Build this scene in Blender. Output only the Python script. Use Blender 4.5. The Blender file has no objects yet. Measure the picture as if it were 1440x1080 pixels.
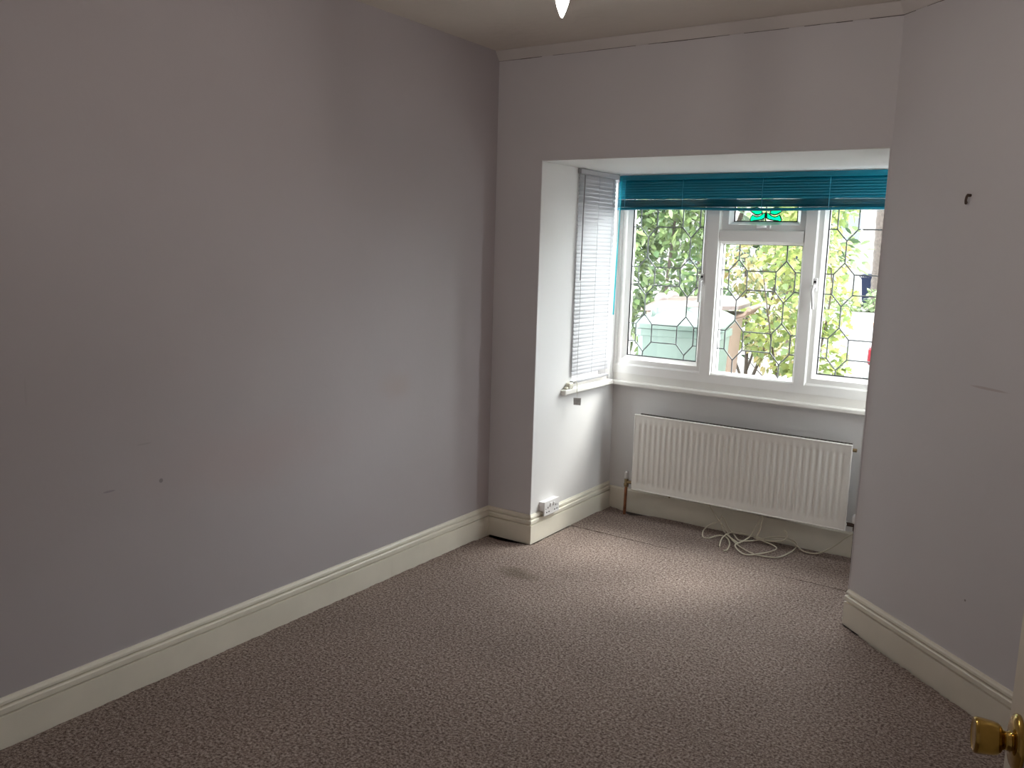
import bpy, bmesh, math, random
from mathutils import Vector, Matrix

random.seed(7)
S = bpy.context.scene
COL = S.collection
R = math.radians

# ------------------------------------------------------------------ camera, sky, sun, exposure
cam_data = bpy.data.cameras.new('camera')
cam = bpy.data.objects.new('camera', cam_data)
COL.objects.link(cam)
S.camera = cam
cam_data.sensor_fit = 'HORIZONTAL'
cam_data.sensor_width = 36.0
cam_data.lens = 1204.76 / 1440.0 * 36.0
cam_data.clip_start = 0.02
CR = Vector((0.82930182, 0.55802313, 0.02947336))
CU = Vector((-0.11134043, 0.11332105, 0.98730018))
CF = Vector((-0.54759639, 0.82205141, -0.15610789))
cam.matrix_world = Matrix(((CR.x, CU.x, -CF.x, 0.0), (CR.y, CU.y, -CF.y, 0.0), (CR.z, CU.z, -CF.z, 1.5), (0, 0, 0, 1)))

S.view_settings.view_transform = 'Standard'
S.view_settings.look = 'None'
S.view_settings.gamma = 1.0
S.view_settings.use_curve_mapping = False
S.view_settings.exposure = 0.23

SKY_STRENGTH = 14.0
SUN_STRENGTH = 6.4
BULB_STRENGTH = 118.0
wld = bpy.data.worlds.new('overcast_sky')
S.world = wld
wld.use_nodes = True
wn = wld.node_tree
bg = wn.nodes['Background']
bg.inputs['Color'].default_value = (0.93, 0.97, 1.0, 1)
bg.inputs['Strength'].default_value = SKY_STRENGTH

sun_d = bpy.data.lights.new('hazy_sun', 'SUN')
sun_d.energy = SUN_STRENGTH
sun_d.angle = R(22)
sun_d.color = (1.0, 0.97, 0.92)
sun = bpy.data.objects.new('hazy_sun', sun_d)
COL.objects.link(sun)
sdir = Vector((-0.38, -0.50, -0.78)).normalized()      # light travels left, into the room and down
sun.rotation_euler = sdir.to_track_quat('-Z', 'Y').to_euler()


def portal(x, y, z, sx, sz, rot):
    d = bpy.data.lights.new('window_portal', 'AREA')
    d.shape = 'RECTANGLE'
    d.size = sx
    d.size_y = sz
    d.cycles.is_portal = True
    o = bpy.data.objects.new('window_portal', d)
    o.location = (x, y, z)
    o.rotation_euler = rot
    COL.objects.link(o)


portal(-1.43, 4.60, 1.37, 1.7, 1.2, (R(-90), 0, 0))
portal(-0.46, 4.285, 1.35, 1.15, 0.24, (0, R(90), 0))

# ------------------------------------------------------------------ materials
MATS = {}


def mat(name, col, rough=0.5, metal=0.0, var=0.0, scale=5.0, bump=0.0, bscale=60.0, spec=0.5, trans=0.0, sub=None):
    m = bpy.data.materials.new(name)
    m.use_nodes = True
    nt = m.node_tree
    b = nt.nodes['Principled BSDF']
    b.inputs['Roughness'].default_value = rough
    b.inputs['Metallic'].default_value = metal
    b.inputs['Specular IOR Level'].default_value = spec
    tc = nt.nodes.new('ShaderNodeTexCoord')
    c = (*col, 1)
    b.inputs['Base Color'].default_value = c
    if var > 0:
        n = nt.nodes.new('ShaderNodeTexNoise')
        n.inputs['Scale'].default_value = scale
        n.inputs['Detail'].default_value = 4
        nt.links.new(tc.outputs['Object'], n.inputs['Vector'])
        r = nt.nodes.new('ShaderNodeValToRGB')
        r.color_ramp.elements[0].position = 0.3
        r.color_ramp.elements[1].position = 0.7
        r.color_ramp.elements[0].color = tuple(max(0, v * (1 - var)) for v in col) + (1,)
        r.color_ramp.elements[1].color = tuple(min(1, v * (1 + var)) for v in col) + (1,)
        nt.links.new(n.outputs['Fac'], r.inputs['Fac'])
        nt.links.new(r.outputs['Color'], b.inputs['Base Color'])
    if bump > 0:
        n2 = nt.nodes.new('ShaderNodeTexNoise')
        n2.inputs['Scale'].default_value = bscale
        n2.inputs['Detail'].default_value = 3
        nt.links.new(tc.outputs['Object'], n2.inputs['Vector'])
        bp = nt.nodes.new('ShaderNodeBump')
        bp.inputs['Strength'].default_value = bump
        bp.inputs['Distance'].default_value = 0.01
        nt.links.new(n2.outputs['Fac'], bp.inputs['Height'])
        nt.links.new(bp.outputs['Normal'], b.inputs['Normal'])
    if trans > 0:
        out = nt.nodes['Material Output']
        tr = nt.nodes.new('ShaderNodeBsdfTranslucent')
        tr.inputs['Color'].default_value = (*(sub or col), 1)
        mx = nt.nodes.new('ShaderNodeMixShader')
        mx.inputs['Fac'].default_value = trans
        nt.links.new(b.outputs[0], mx.inputs[1])
        nt.links.new(tr.outputs[0], mx.inputs[2])
        nt.links.new(mx.outputs[0], out.inputs['Surface'])
    MATS[name] = m
    return m


def add_spots(m, spots):
    """Stains and scuffs with a shape of their own, in object coordinates: (centre, radii, colour, strength, sharpness)."""
    nt = m.node_tree
    b = nt.nodes['Principled BSDF']
    tc = next(n for n in nt.nodes if n.type == 'TEX_COORD')
    wob = nt.nodes.new('ShaderNodeTexNoise')
    wob.inputs['Scale'].default_value = 9.0
    wob.inputs['Detail'].default_value = 5
    nt.links.new(tc.outputs['Object'], wob.inputs['Vector'])
    for cen, rad, colr, stg, soft in spots:
        base = b.inputs['Base Color'].links[0].from_socket if b.inputs['Base Color'].links else None
        mp = nt.nodes.new('ShaderNodeVectorMath')
        mp.operation = 'SUBTRACT'
        nt.links.new(tc.outputs['Object'], mp.inputs[0])
        mp.inputs[1].default_value = cen
        dv = nt.nodes.new('ShaderNodeVectorMath')
        dv.operation = 'DIVIDE'
        nt.links.new(mp.outputs[0], dv.inputs[0])
        dv.inputs[1].default_value = rad
        ln = nt.nodes.new('ShaderNodeVectorMath')
        ln.operation = 'LENGTH'
        nt.links.new(dv.outputs[0], ln.inputs[0])
        ad = nt.nodes.new('ShaderNodeMath')
        ad.operation = 'MULTIPLY_ADD'
        nt.links.new(wob.outputs['Fac'], ad.inputs[0])
        ad.inputs[1].default_value = 0.9
        nt.links.new(ln.outputs['Value'], ad.inputs[2])
        mr = nt.nodes.new('ShaderNodeMapRange')
        mr.interpolation_type = 'SMOOTHSTEP'
        mr.inputs['From Min'].default_value = 1.45
        mr.inputs['From Max'].default_value = 1.45 - soft
        mr.inputs['To Min'].default_value = 0
        mr.inputs['To Max'].default_value = stg
        nt.links.new(ad.outputs[0], mr.inputs['Value'])
        mx = nt.nodes.new('ShaderNodeMix')
        mx.data_type = 'RGBA'
        if base:
            nt.links.new(base, mx.inputs['A'])
        else:
            mx.inputs['A'].default_value = b.inputs['Base Color'].default_value
        mx.inputs['B'].default_value = (*colr, 1)
        nt.links.new(mr.outputs[0], mx.inputs['Factor'])
        nt.links.new(mx.outputs['Result'], b.inputs['Base Color'])


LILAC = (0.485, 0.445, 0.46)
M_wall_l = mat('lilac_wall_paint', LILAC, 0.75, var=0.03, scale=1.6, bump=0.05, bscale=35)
add_spots(M_wall_l, [
    ((-2.52, 2.86, 0.88), (0.3, 0.14, 0.10), (0.47, 0.39, 0.37), 0.55, 0.9),
    ((-2.52, 2.05, 0.72), (0.3, 0.60, 0.20), (0.50, 0.41, 0.41), 0.45, 0.9),
    ((-2.52, 1.675, 0.694), (0.3, 0.009, 0.009), (0.20, 0.18, 0.18), 0.7, 0.4),
    ((-2.52, 1.49, 0.697), (0.3, 0.028, 0.0045), (0.28, 0.25, 0.29), 0.6, 0.4),
    ((-2.52, 1.62, 0.83), (0.3, 0.03, 0.0035), (0.38, 0.35, 0.36), 0.5, 0.4),
    ((-2.52, 1.25, 1.05), (0.3, 0.004, 0.05), (0.40, 0.37, 0.38), 0.3, 0.4),
])
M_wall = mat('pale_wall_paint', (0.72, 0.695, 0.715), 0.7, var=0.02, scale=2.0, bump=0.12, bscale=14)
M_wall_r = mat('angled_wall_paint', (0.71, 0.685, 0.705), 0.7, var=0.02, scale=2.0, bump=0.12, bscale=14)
add_spots(M_wall_r, [
    ((-0.245, 3.186, 1.09), (0.10, 0.10, 0.006), (0.42, 0.30, 0.28), 0.4, 0.35),
    ((-0.24, 3.18, 0.36), (0.006, 0.006, 0.006), (0.2, 0.17, 0.16), 0.8, 0.3),
])
M_bay = mat('bay_white_paint', (0.785, 0.765, 0.76), 0.65, var=0.015, scale=3.0, bump=0.06, bscale=20)
M_ceil = mat('ceiling_paint', (0.76, 0.70, 0.63), 0.85, var=0.03, scale=3.0, bump=0.25, bscale=22)
M_cove = mat('coving_paint', (0.70, 0.655, 0.63), 0.8, var=0.04, scale=4.0, bump=0.15, bscale=25)
M_skirt = mat('cream_gloss_paint', (0.85, 0.80, 0.69), 0.38, var=0.04, scale=6.0, bump=0.05, bscale=30)
M_sub = mat('dusty_subfloor', (0.055, 0.045, 0.042), 0.9, var=0.4, scale=30)
M_crack = mat('dark_crack', (0.14, 0.12, 0.11), 0.9)
M_pvc = mat('white_upvc', (0.90, 0.88, 0.855), 0.32, var=0.015, scale=8)
M_sill = mat('sill_gloss_paint', (0.82, 0.79, 0.75), 0.30, var=0.03, scale=9)
M_lead = mat('lead_came', (0.16, 0.17, 0.175), 0.55, metal=0.3)
M_gasket = mat('black_gasket', (0.02, 0.02, 0.022), 0.6)
M_teal = mat('teal_slat_enamel', (0.0, 0.20, 0.30), 0.36, var=0.06, scale=3)
M_cordteal = mat('teal_cord', (0.0, 0.33, 0.38), 0.6)
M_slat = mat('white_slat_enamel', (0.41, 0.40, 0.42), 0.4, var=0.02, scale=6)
M_wand = mat('grey_wand', (0.28, 0.26, 0.27), 0.35)
M_rad = mat('radiator_enamel', (0.84, 0.81, 0.765), 0.36, var=0.015, scale=5)
M_fin = mat('radiator_fins', (0.13, 0.115, 0.10), 0.6)
M_copper = mat('old_copper', (0.30, 0.12, 0.06), 0.42, metal=0.7, var=0.3, scale=40)
M_brass = mat('polished_brass', (0.50, 0.33, 0.09), 0.16, metal=1.0, var=0.12, scale=60)
M_dbrass = mat('dull_brass', (0.30, 0.22, 0.12), 0.4, metal=0.8)
M_white = mat('white_plastic', (0.80, 0.78, 0.78), 0.35)
M_cream = mat('cream_plastic', (0.74, 0.71, 0.60), 0.4)
M_hole = mat('dark_hole', (0.02, 0.02, 0.025), 0.7)
M_screw = mat('grey_metal', (0.32, 0.31, 0.30), 0.35, metal=0.9)
M_rust = mat('rusty_metal', (0.10, 0.065, 0.05), 0.6, metal=0.4, var=0.3, scale=80)
M_cable = mat('cream_cable', (0.66, 0.60, 0.48), 0.5)
M_tag = mat('grey_card', (0.42, 0.40, 0.39), 0.7, var=0.15, scale=90)
M_door = mat('door_gloss_paint', (0.70, 0.64, 0.54), 0.35, var=0.03, scale=5)
M_greenglass = mat('green_stained_glass', (0.0, 0.62, 0.34), 0.15, trans=0.75, sub=(0.0, 0.85, 0.48))

# carpet: speckled brown-pink twist pile
M_carpet = mat('speckled_carpet', (0.24, 0.18, 0.155), 0.95, spec=0.15)
nt = M_carpet.node_tree
b = nt.nodes['Principled BSDF']
tc = next(n for n in nt.nodes if n.type == 'TEX_COORD')
n1 = nt.nodes.new('ShaderNodeTexNoise')
n1.inputs['Scale'].default_value = 120
n1.inputs['Detail'].default_value = 4
n1.inputs['Roughness'].default_value = 0.7
nt.links.new(tc.outputs['Object'], n1.inputs['Vector'])
cr = nt.nodes.new('ShaderNodeValToRGB')
cr.color_ramp.elements[0].position = 0.39
cr.color_ramp.elements[0].color = (0.108, 0.071, 0.058, 1)
cr.color_ramp.elements[1].position = 0.61
cr.color_ramp.elements[1].color = (0.50, 0.41, 0.36, 1)
e = cr.color_ramp.elements.new(0.50)
e.color = (0.285, 0.216, 0.188, 1)
n4 = nt.nodes.new('ShaderNodeTexNoise')
n4.inputs['Scale'].default_value = 70
n4.inputs['Detail'].default_value = 2
nt.links.new(tc.outputs['Object'], n4.inputs['Vector'])
nm = nt.nodes.new('ShaderNodeMix')
nm.inputs['Factor'].default_value = 0.22
nt.links.new(n1.outputs['Fac'], nm.inputs['A'])
nt.links.new(n4.outputs['Fac'], nm.inputs['B'])
nt.links.new(nm.outputs['Result'], cr.inputs['Fac'])
n3 = nt.nodes.new('ShaderNodeTexNoise')
n3.inputs['Scale'].default_value = 2.2
n3.inputs['Detail'].default_value = 3
nt.links.new(tc.outputs['Object'], n3.inputs['Vector'])
mr = nt.nodes.new('ShaderNodeMapRange')
mr.inputs['From Min'].default_value = 0.3
mr.inputs['From Max'].default_value = 0.7
mr.inputs['To Min'].default_value = 0.90
mr.inputs['To Max'].default_value = 1.08
nt.links.new(n3.outputs['Fac'], mr.inputs['Value'])
hs = nt.nodes.new('ShaderNodeHueSaturation')
nt.links.new(cr.outputs['Color'], hs.inputs['Color'])
nt.links.new(mr.outputs[0], hs.inputs['Value'])
nt.links.new(hs.outputs['Color'], b.inputs['Base Color'])
bp = nt.nodes.new('ShaderNodeBump')
bp.inputs['Strength'].default_value = 0.8
bp.inputs['Distance'].default_value = 0.008
nt.links.new(n1.outputs['Fac'], bp.inputs['Height'])
nt.links.new(bp.outputs['Normal'], b.inputs['Normal'])
add_spots(M_carpet, [((-2.084, 3.206, 0.0), (0.15, 0.085, 0.4), (0.10, 0.075, 0.05), 0.5, 0.75),
                     ((-1.90, 3.33, 0.0), (0.10, 0.05, 0.4), (0.13, 0.10, 0.08), 0.2, 0.8)])

# window glass: clear with a fresnel reflection
M_glass = bpy.data.materials.new('clear_glass')
M_glass.use_nodes = True
nt = M_glass.node_tree
nt.nodes.remove(nt.nodes['Principled BSDF'])
fr = nt.nodes.new('ShaderNodeFresnel')
geo = nt.nodes.new('ShaderNodeNewGeometry')
ior = nt.nodes.new('ShaderNodeMapRange')                 # same reflectance on the way in and on the way out of the thin pane
ior.inputs['To Min'].default_value = 1.5
ior.inputs['To Max'].default_value = 1.0 / 1.5
nt.links.new(geo.outputs['Backfacing'], ior.inputs['Value'])
nt.links.new(ior.outputs[0], fr.inputs['IOR'])
tr = nt.nodes.new('ShaderNodeBsdfTransparent')
tr.inputs['Color'].default_value = (0.95, 0.97, 0.96, 1)
gl = nt.nodes.new('ShaderNodeBsdfGlossy')
gl.inputs['Roughness'].default_value = 0.02
mx = nt.nodes.new('ShaderNodeMixShader')
nt.links.new(fr.outputs[0], mx.inputs[0])
nt.links.new(tr.outputs[0], mx.inputs[1])
nt.links.new(gl.outputs[0], mx.inputs[2])
nt.links.new(mx.outputs[0], nt.nodes['Material Output'].inputs['Surface'])

M_bulb = bpy.data.materials.new('lit_bulb')
M_bulb.use_nodes = True
nt = M_bulb.node_tree
nt.nodes.remove(nt.nodes['Principled BSDF'])
em = nt.nodes.new('ShaderNodeEmission')
em.inputs['Color'].default_value = (1.0, 0.92, 0.85, 1)
em.inputs['Strength'].default_value = BULB_STRENGTH
nt.links.new(em.outputs[0], nt.nodes['Material Output'].inputs['Surface'])

# outdoors
M_ground = mat('garden_earth', (0.05, 0.043, 0.036), 0.95, var=0.3, scale=6)
M_pave = mat('pale_paving', (0.10, 0.092, 0.09), 0.85, var=0.08, scale=3)
M_road = mat('pale_tarmac', (0.085, 0.08, 0.08), 0.85, var=0.06, scale=8)
M_gbin = mat('green_bin_plastic', (0.078, 0.110, 0.095), 0.33, var=0.06, scale=6)
M_bbin = mat('brown_bin_plastic', (0.15, 0.098, 0.072), 0.55, var=0.08, scale=6)
M_bbin_lid = mat('brown_bin_lid_plastic', (0.095, 0.072, 0.066), 0.35, var=0.08, scale=6)
M_blue = mat('dark_blue_plastic', (0.003, 0.006, 0.020), 0.8, spec=0.15)
M_tyre = mat('black_rubber', (0.015, 0.015, 0.016), 0.7)
M_carpaint = mat('white_car_paint', (0.30, 0.30, 0.305), 0.2)
M_carglass = mat('dark_car_glass', (0.02, 0.025, 0.03), 0.08)
M_redlens = mat('red_lamp_lens', (0.25, 0.008, 0.02), 0.3)
M_render = mat('white_house_render', (0.13, 0.12, 0.115), 0.85, var=0.05, scale=2)
M_roof = mat('brown_roof_tiles', (0.20, 0.12, 0.09), 0.85, var=0.25, scale=7)
M_dkglass = mat('dark_window_glass', (0.05, 0.06, 0.08), 0.1)
M_bark = mat('grey_brown_bark', (0.06, 0.045, 0.035), 0.9, var=0.35, scale=22, bump=0.6, bscale=30)
M_palmbark = mat('palm_bark', (0.06, 0.047, 0.04), 0.95, var=0.4, scale=14, bump=0.8, bscale=20)
M_brickw = mat('red_brick', (0.34, 0.20, 0.15), 0.9, var=0.2, scale=14)


def leaf_mat(name, c0, c1, rough, trans):
    m = bpy.data.materials.new(name)
    m.use_nodes = True
    nt = m.node_tree
    b = nt.nodes['Principled BSDF']
    b.inputs['Roughness'].default_value = rough
    geo = nt.nodes.new('ShaderNodeNewGeometry')
    oi = nt.nodes.new('ShaderNodeObjectInfo')
    ad = nt.nodes.new('ShaderNodeMath')
    ad.operation = 'ADD'
    nt.links.new(geo.outputs['Random Per Island'], ad.inputs[0])
    nt.links.new(oi.outputs['Random'], ad.inputs[1])
    fc = nt.nodes.new('ShaderNodeMath')
    fc.operation = 'FRACT'
    nt.links.new(ad.outputs[0], fc.inputs[0])
    r = nt.nodes.new('ShaderNodeValToRGB')
    r.color_ramp.elements[0].color = (*c0, 1)
    r.color_ramp.elements[1].color = (*c1, 1)
    nt.links.new(fc.outputs[0], r.inputs['Fac'])
    nt.links.new(r.outputs['Color'], b.inputs['Base Color'])
    tl = nt.nodes.new('ShaderNodeBsdfTranslucent')
    nt.links.new(r.outputs['Color'], tl.inputs['Color'])
    mx = nt.nodes.new('ShaderNodeMixShader')
    mx.inputs['Fac'].default_value = trans
    nt.links.new(b.outputs[0], mx.inputs[1])
    nt.links.new(tl.outputs[0], mx.inputs[2])
    nt.links.new(mx.outputs[0], nt.nodes['Material Output'].inputs['Surface'])
    return m


M_laurel = leaf_mat('laurel_leaf', (0.045, 0.080, 0.032), (0.165, 0.215, 0.085), 0.22, 0.25)
M_yellow = leaf_mat('yellow_green_leaf', (0.14, 0.20, 0.07), (0.30, 0.33, 0.095), 0.5, 0.4)
M_orange = leaf_mat('orange_green_leaf', (0.14, 0.20, 0.08), (0.33, 0.25, 0.11), 0.5, 0.4)
M_hedge = leaf_mat('dark_hedge_leaf', (0.03, 0.055, 0.028), (0.085, 0.125, 0.06), 0.4, 0.25)
M_pale = leaf_mat('pale_green_leaf', (0.12, 0.17, 0.08), (0.20, 0.25, 0.12), 0.5, 0.4)


# ------------------------------------------------------------------ mesh helpers
class MB:
    def __init__(self):
        self.v, self.f, self.sm = [], [], []

    def add(self, vs, fs, smooth=False):
        o = len(self.v)
        self.v += [tuple(p) for p in vs]
        for f in fs:
            self.f.append([i + o for i in f])
            self.sm.append(smooth)
        return self

    def box(self, x0, x1, y0, y1, z0, z1):
        vs = [(x, y, z) for z in (z0, z1) for y in (y0, y1) for x in (x0, x1)]
        return self.add(vs, [(0, 2, 3, 1), (4, 5, 7, 6), (0, 1, 5, 4), (2, 6, 7, 3), (0, 4, 6, 2), (1, 3, 7, 5)])

    def rbox(self, x0, x1, y0, y1, z0, z1, r=0.003, seg=2):
        bm = bmesh.new()
        bmesh.ops.create_cube(bm, size=1)
        for v in bm.verts:
            v.co = Vector(((x0 + x1) / 2 + v.co.x * (x1 - x0), (y0 + y1) / 2 + v.co.y * (y1 - y0), (z0 + z1) / 2 + v.co.z * (z1 - z0)))
        bmesh.ops.bevel(bm, geom=list(bm.edges), offset=r, segments=seg, affect='EDGES', profile=0.5)
        bm.verts.index_update()
        self.add([v.co[:] for v in bm.verts], [[v.index for v in f.verts] for f in bm.faces])
        bm.free()
        return self

    def prism(self, poly, z0, z1):
        n = len(poly)
        vs = [(x, y, z0) for x, y in poly] + [(x, y, z1) for x, y in poly]
        fs = [list(range(n))[::-1], list(range(n, 2 * n))] + [(i, (i + 1) % n, n + (i + 1) % n, n + i) for i in range(n)]
        return self.add(vs, fs)

    def loft(self, rings, closed=True, caps=True, smooth=False):
        n = len(rings[0])
        vs = [p for r in rings for p in r]
        fs = []
        for k in range(len(rings) - 1):
            for i in range(n if closed else n - 1):
                j = (i + 1) % n
                fs.append((k * n + i, k * n + j, (k + 1) * n + j, (k + 1) * n + i))
        self.add(vs, fs, smooth)
        if caps and closed:
            self.add(rings[0], [list(range(n))[::-1]])
            self.add(rings[-1], [list(range(n))])
        return self

    def tube(self, pts, r, n=8, caps=True):
        pts = [Vector(p) for p in pts]
        rs = r if isinstance(r, (list, tuple)) else [r] * len(pts)
        rings = []
        t0 = (pts[1] - pts[0]).normalized()
        up = Vector((0, 0, 1)) if abs(t0.z) < 0.9 else Vector((1, 0, 0))
        a = t0.cross(up).normalized()
        for i, p in enumerate(pts):
            t = (pts[min(i + 1, len(pts) - 1)] - pts[max(i - 1, 0)])
            if t.length < 1e-9:
                t = t0
            t.normalize()
            a = (a - t * a.dot(t))
            if a.length < 1e-6:
                a = t.orthogonal()
            a.normalize()
            bb = t.cross(a)
            rings.append([p + (a * math.cos(q) + bb * math.sin(q)) * rs[i] for q in [2 * math.pi * k / n for k in range(n)]])
        return self.loft(rings, True, caps, True)

    def lathe(self, prof, origin=(0, 0, 0), axis=(0, 0, 1), n=24):
        ax = Vector(axis).normalized()
        a = ax.orthogonal().normalized()
        bb = ax.cross(a)
        o = Vector(origin)
        rings = [[o + ax * h + (a * math.cos(2 * math.pi * k / n) + bb * math.sin(2 * math.pi * k / n)) * max(r, 1e-5) for k in range(n)] for r, h in prof]
        return self.loft(rings, True, True, True)

    def build(self, name, m, parent=None, origin=None, recalc=True):
        me = bpy.data.meshes.new(name)
        o0 = Vector(origin) if origin else Vector((0, 0, 0))
        me.from_pydata([(v[0] - o0.x, v[1] - o0.y, v[2] - o0.z) for v in self.v], [], self.f)
        me.polygons.foreach_set('use_smooth', self.sm)
        if recalc:
            bm = bmesh.new()
            bm.from_mesh(me)
            bmesh.ops.recalc_face_normals(bm, faces=bm.faces)
            bm.to_mesh(me)
            bm.free()
        me.materials.append(m)
        ob = bpy.data.objects.new(name, me)
        ob.location = o0
        COL.objects.link(ob)
        if parent is not None:
            ob.parent = parent
            w = Vector((0, 0, 0))
            q = parent
            while q is not None:                     # parents are only ever translated when this is used
                w += q.location
                q = q.parent
            ob.location = o0 - w
        return ob


def tag(o, label=None, cat=None, group=None, kind=None):
    if label:
        o['label'] = label
    if cat:
        o['category'] = cat
    if group:
        o['group'] = group
    if kind:
        o['kind'] = kind
    return o


def empty(name, loc, label, cat, group=None, kind=None):
    o = bpy.data.objects.new(name, None)
    o.location = loc
    o.empty_display_size = 0.1
    COL.objects.link(o)
    return tag(o, label, cat, group, kind)


def copy(o, parent=None):
    c = o.copy()
    COL.objects.link(c)
    if parent is not None:
        c.parent = parent
    return c


def struct(name, mb, m, label, cat, parent=None):
    o = mb.build(name, m, parent)
    return tag(o, label, cat, kind='structure')


def catmull(pts, k=6):
    P = [Vector(p) for p in pts]
    P = [P[0] * 2 - P[1]] + P + [P[-1] * 2 - P[-2]]
    out = []
    for i in range(1, len(P) - 2):
        for j in range(k):
            t = j / k
            a, b_, c, d = P[i - 1], P[i], P[i + 1], P[i + 2]
            out.append(0.5 * ((2 * b_) + (c - a) * t + (2 * a - 5 * b_ + 4 * c - d) * t * t + (3 * b_ - a - 3 * c + d) * t ** 3))
    out.append(P[-2])
    return out


# ------------------------------------------------------------------ room dimensions
XL = -2.523         # left wall
YD = 3.592          # back wall (bay opening)
XB = -2.256         # left reveal of the bay
YB = 4.462          # wall under the bay window
XR = -0.60          # right reveal of the bay
XO = -0.693         # right edge of the opening
XC = -0.687         # crease where back wall meets angled wall
ZC = 2.446          # ceiling
ZH = 1.925          # bay soffit
XE = 0.17           # right wall with the doorway
YR = -0.75          # rear wall
PHI = R(47.775)
AD = Vector((math.sin(PHI), -math.cos(PHI), 0))       # along the angled wall, towards the camera
AN = Vector((-math.cos(PHI), -math.sin(PHI), 0))      # its normal into the room
A0 = Vector((XC, YD, 0))
LA = (XE - XC) / AD.x
A1 = A0 + AD * LA
T = 0.14
SK = 0.152

# ------------------------------------------------------------------ structure
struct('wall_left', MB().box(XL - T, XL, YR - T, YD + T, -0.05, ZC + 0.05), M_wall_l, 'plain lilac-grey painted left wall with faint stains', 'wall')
wb = MB()
U = [(XL, -0.05), (XB - 0.0015, -0.05), (XB - 0.0015, ZH), (XO, ZH), (XO, -0.05), (XC + 0.3, -0.05), (XC + 0.3, ZC + 0.05), (XL, ZC + 0.05)]
wb.add([(x, YD, z) for x, z in U] + [(x, YD + T, z) for x, z in U], [list(range(8)), list(range(8, 16))[::-1]] + [(k, (k + 1) % 8, 8 + (k + 1) % 8, 8 + k) for k in range(8)])
struct('wall_back', wb, M_wall, 'pale back wall with the bay opening cut through it', 'wall')
wr = MB()
p0, p1 = A0, A1 + AD * 0.15
q0, q1 = A0 - AN * 0.12, A1 + AD * 0.15 - AN * 0.12
wr.prism([(p0.x, p0.y), (p1.x, p1.y), (q1.x, q1.y), (q0.x, q0.y)], -0.05, ZC + 0.05)
struct('wall_corner', wr, M_wall_r, 'pale angled wall running from the bay opening towards the door', 'wall')
# side of the bay with an opening for the side window
wl = MB()
WY0, WY1, WZ0 = 3.962, 4.40, 0.745
wl.box(XB - T, XB, YD + 0.0015, WY0, -0.05, ZH + 0.1)
wl.box(XB - T, XB, WY0, YB + 0.12, -0.05, WZ0)
wl.box(XB - T, XB, WY1, YB + 0.12, WZ0, ZH + 0.1)
struct('wall_bay_left', wl, M_bay, 'bright white left side wall of the bay', 'wall')
struct('wall_bay_front', MB().box(XB, XR, YB, YB + 0.2, -0.05, 0.765), M_bay, 'white wall under the bay window behind the radiator', 'wall')
wq = MB()
WY2 = 4.17  # start of the opening for the added daylight window
wq.box(XR, XR + 0.12, YD + T, WY2, -0.05, ZH + 0.1)
wq.box(XR, XR + 0.12, WY2, YB + 0.2, -0.05, WZ0)
wq.box(XR, XR + 0.12, WY1, YB + 0.2, WZ0, ZH + 0.1)
struct('wall_bay_right', wq, M_bay, 'right side wall of the bay hidden behind the opening', 'wall')
struct('ceiling_bay', MB().box(XB - T, XR + T, YD + T - 0.01, YB + 0.22, ZH + 0.001, ZH + 0.15), M_bay, 'white slab over the bay', 'ceiling')
soff = MB().prism([(XB, YD + 0.004), (XO, YD + 0.004), (XO, YD + T), (XR, YD + T), (XR, YB + 0.02), (XB, YB + 0.02)], ZH - 0.004, ZH)
struct('ceiling_soffit', soff, M_bay, 'white painted soffit of the bay', 'ceiling')
struct('ceiling', MB().box(XL - T, 1.35, YR - T, YD + T, ZC, ZC + 0.1), M_ceil, 'off-white textured ceiling', 'ceiling')
# right wall with doorway
DY0, DY1, DZ = 0.40, 1.24, 2.02
we = MB()
we.box(XE, XE + 0.12, DY1, A1.y + 0.05, -0.05, ZC + 0.05)
we.box(XE, XE + 0.12, YR, DY0, -0.05, ZC + 0.05)
we.box(XE, XE + 0.12, DY0, DY1, DZ, ZC + 0.05)
struct('wall_right', we, M_wall, 'pale right wall with the doorway', 'wall')
struct('wall_rear', MB().box(XL, 1.35, YR - T, YR, -0.05, ZC + 0.05), M_wall, 'pale wall behind the camera', 'wall')
struct('wall_hall', MB().box(1.25, 1.35, YR, 3.2, -0.05, ZC + 0.05), M_wall, 'pale hall wall outside the doorway', 'wall')
struct('wall_hall_end', MB().box(XE + 0.12, 1.25, 2.95, 3.05, -0.05, ZC + 0.05), M_wall, 'pale end wall of the hall', 'wall')

# floor: dark sub-floor slab, carpet cut in two pieces on top
fl = struct('floor', MB().box(XL - T, 1.35, YR - T, YB + 0.2, -0.06, -0.012), M_sub, 'dusty sub-floor under the brown speckled carpet', 'floor')
rnd = random.Random(3)


def ragged(pts, step=0.03, amp=0.006, special=None):
    out = []
    n = len(pts)
    for i in range(n):
        a, b_ = Vector(pts[i]), Vector(pts[(i + 1) % n])
        d = b_ - a
        L = d.length
        nrm = Vector((-d.y, d.x)).normalized()      # inside for counter-clockwise outlines
        k = max(1, int(L / step))
        for j in range(k):
            q = a + d * (j / k)
            g = rnd.random() * amp
            if special:
                g += special(q)
            out.append(q + nrm * g)
    return out


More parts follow.
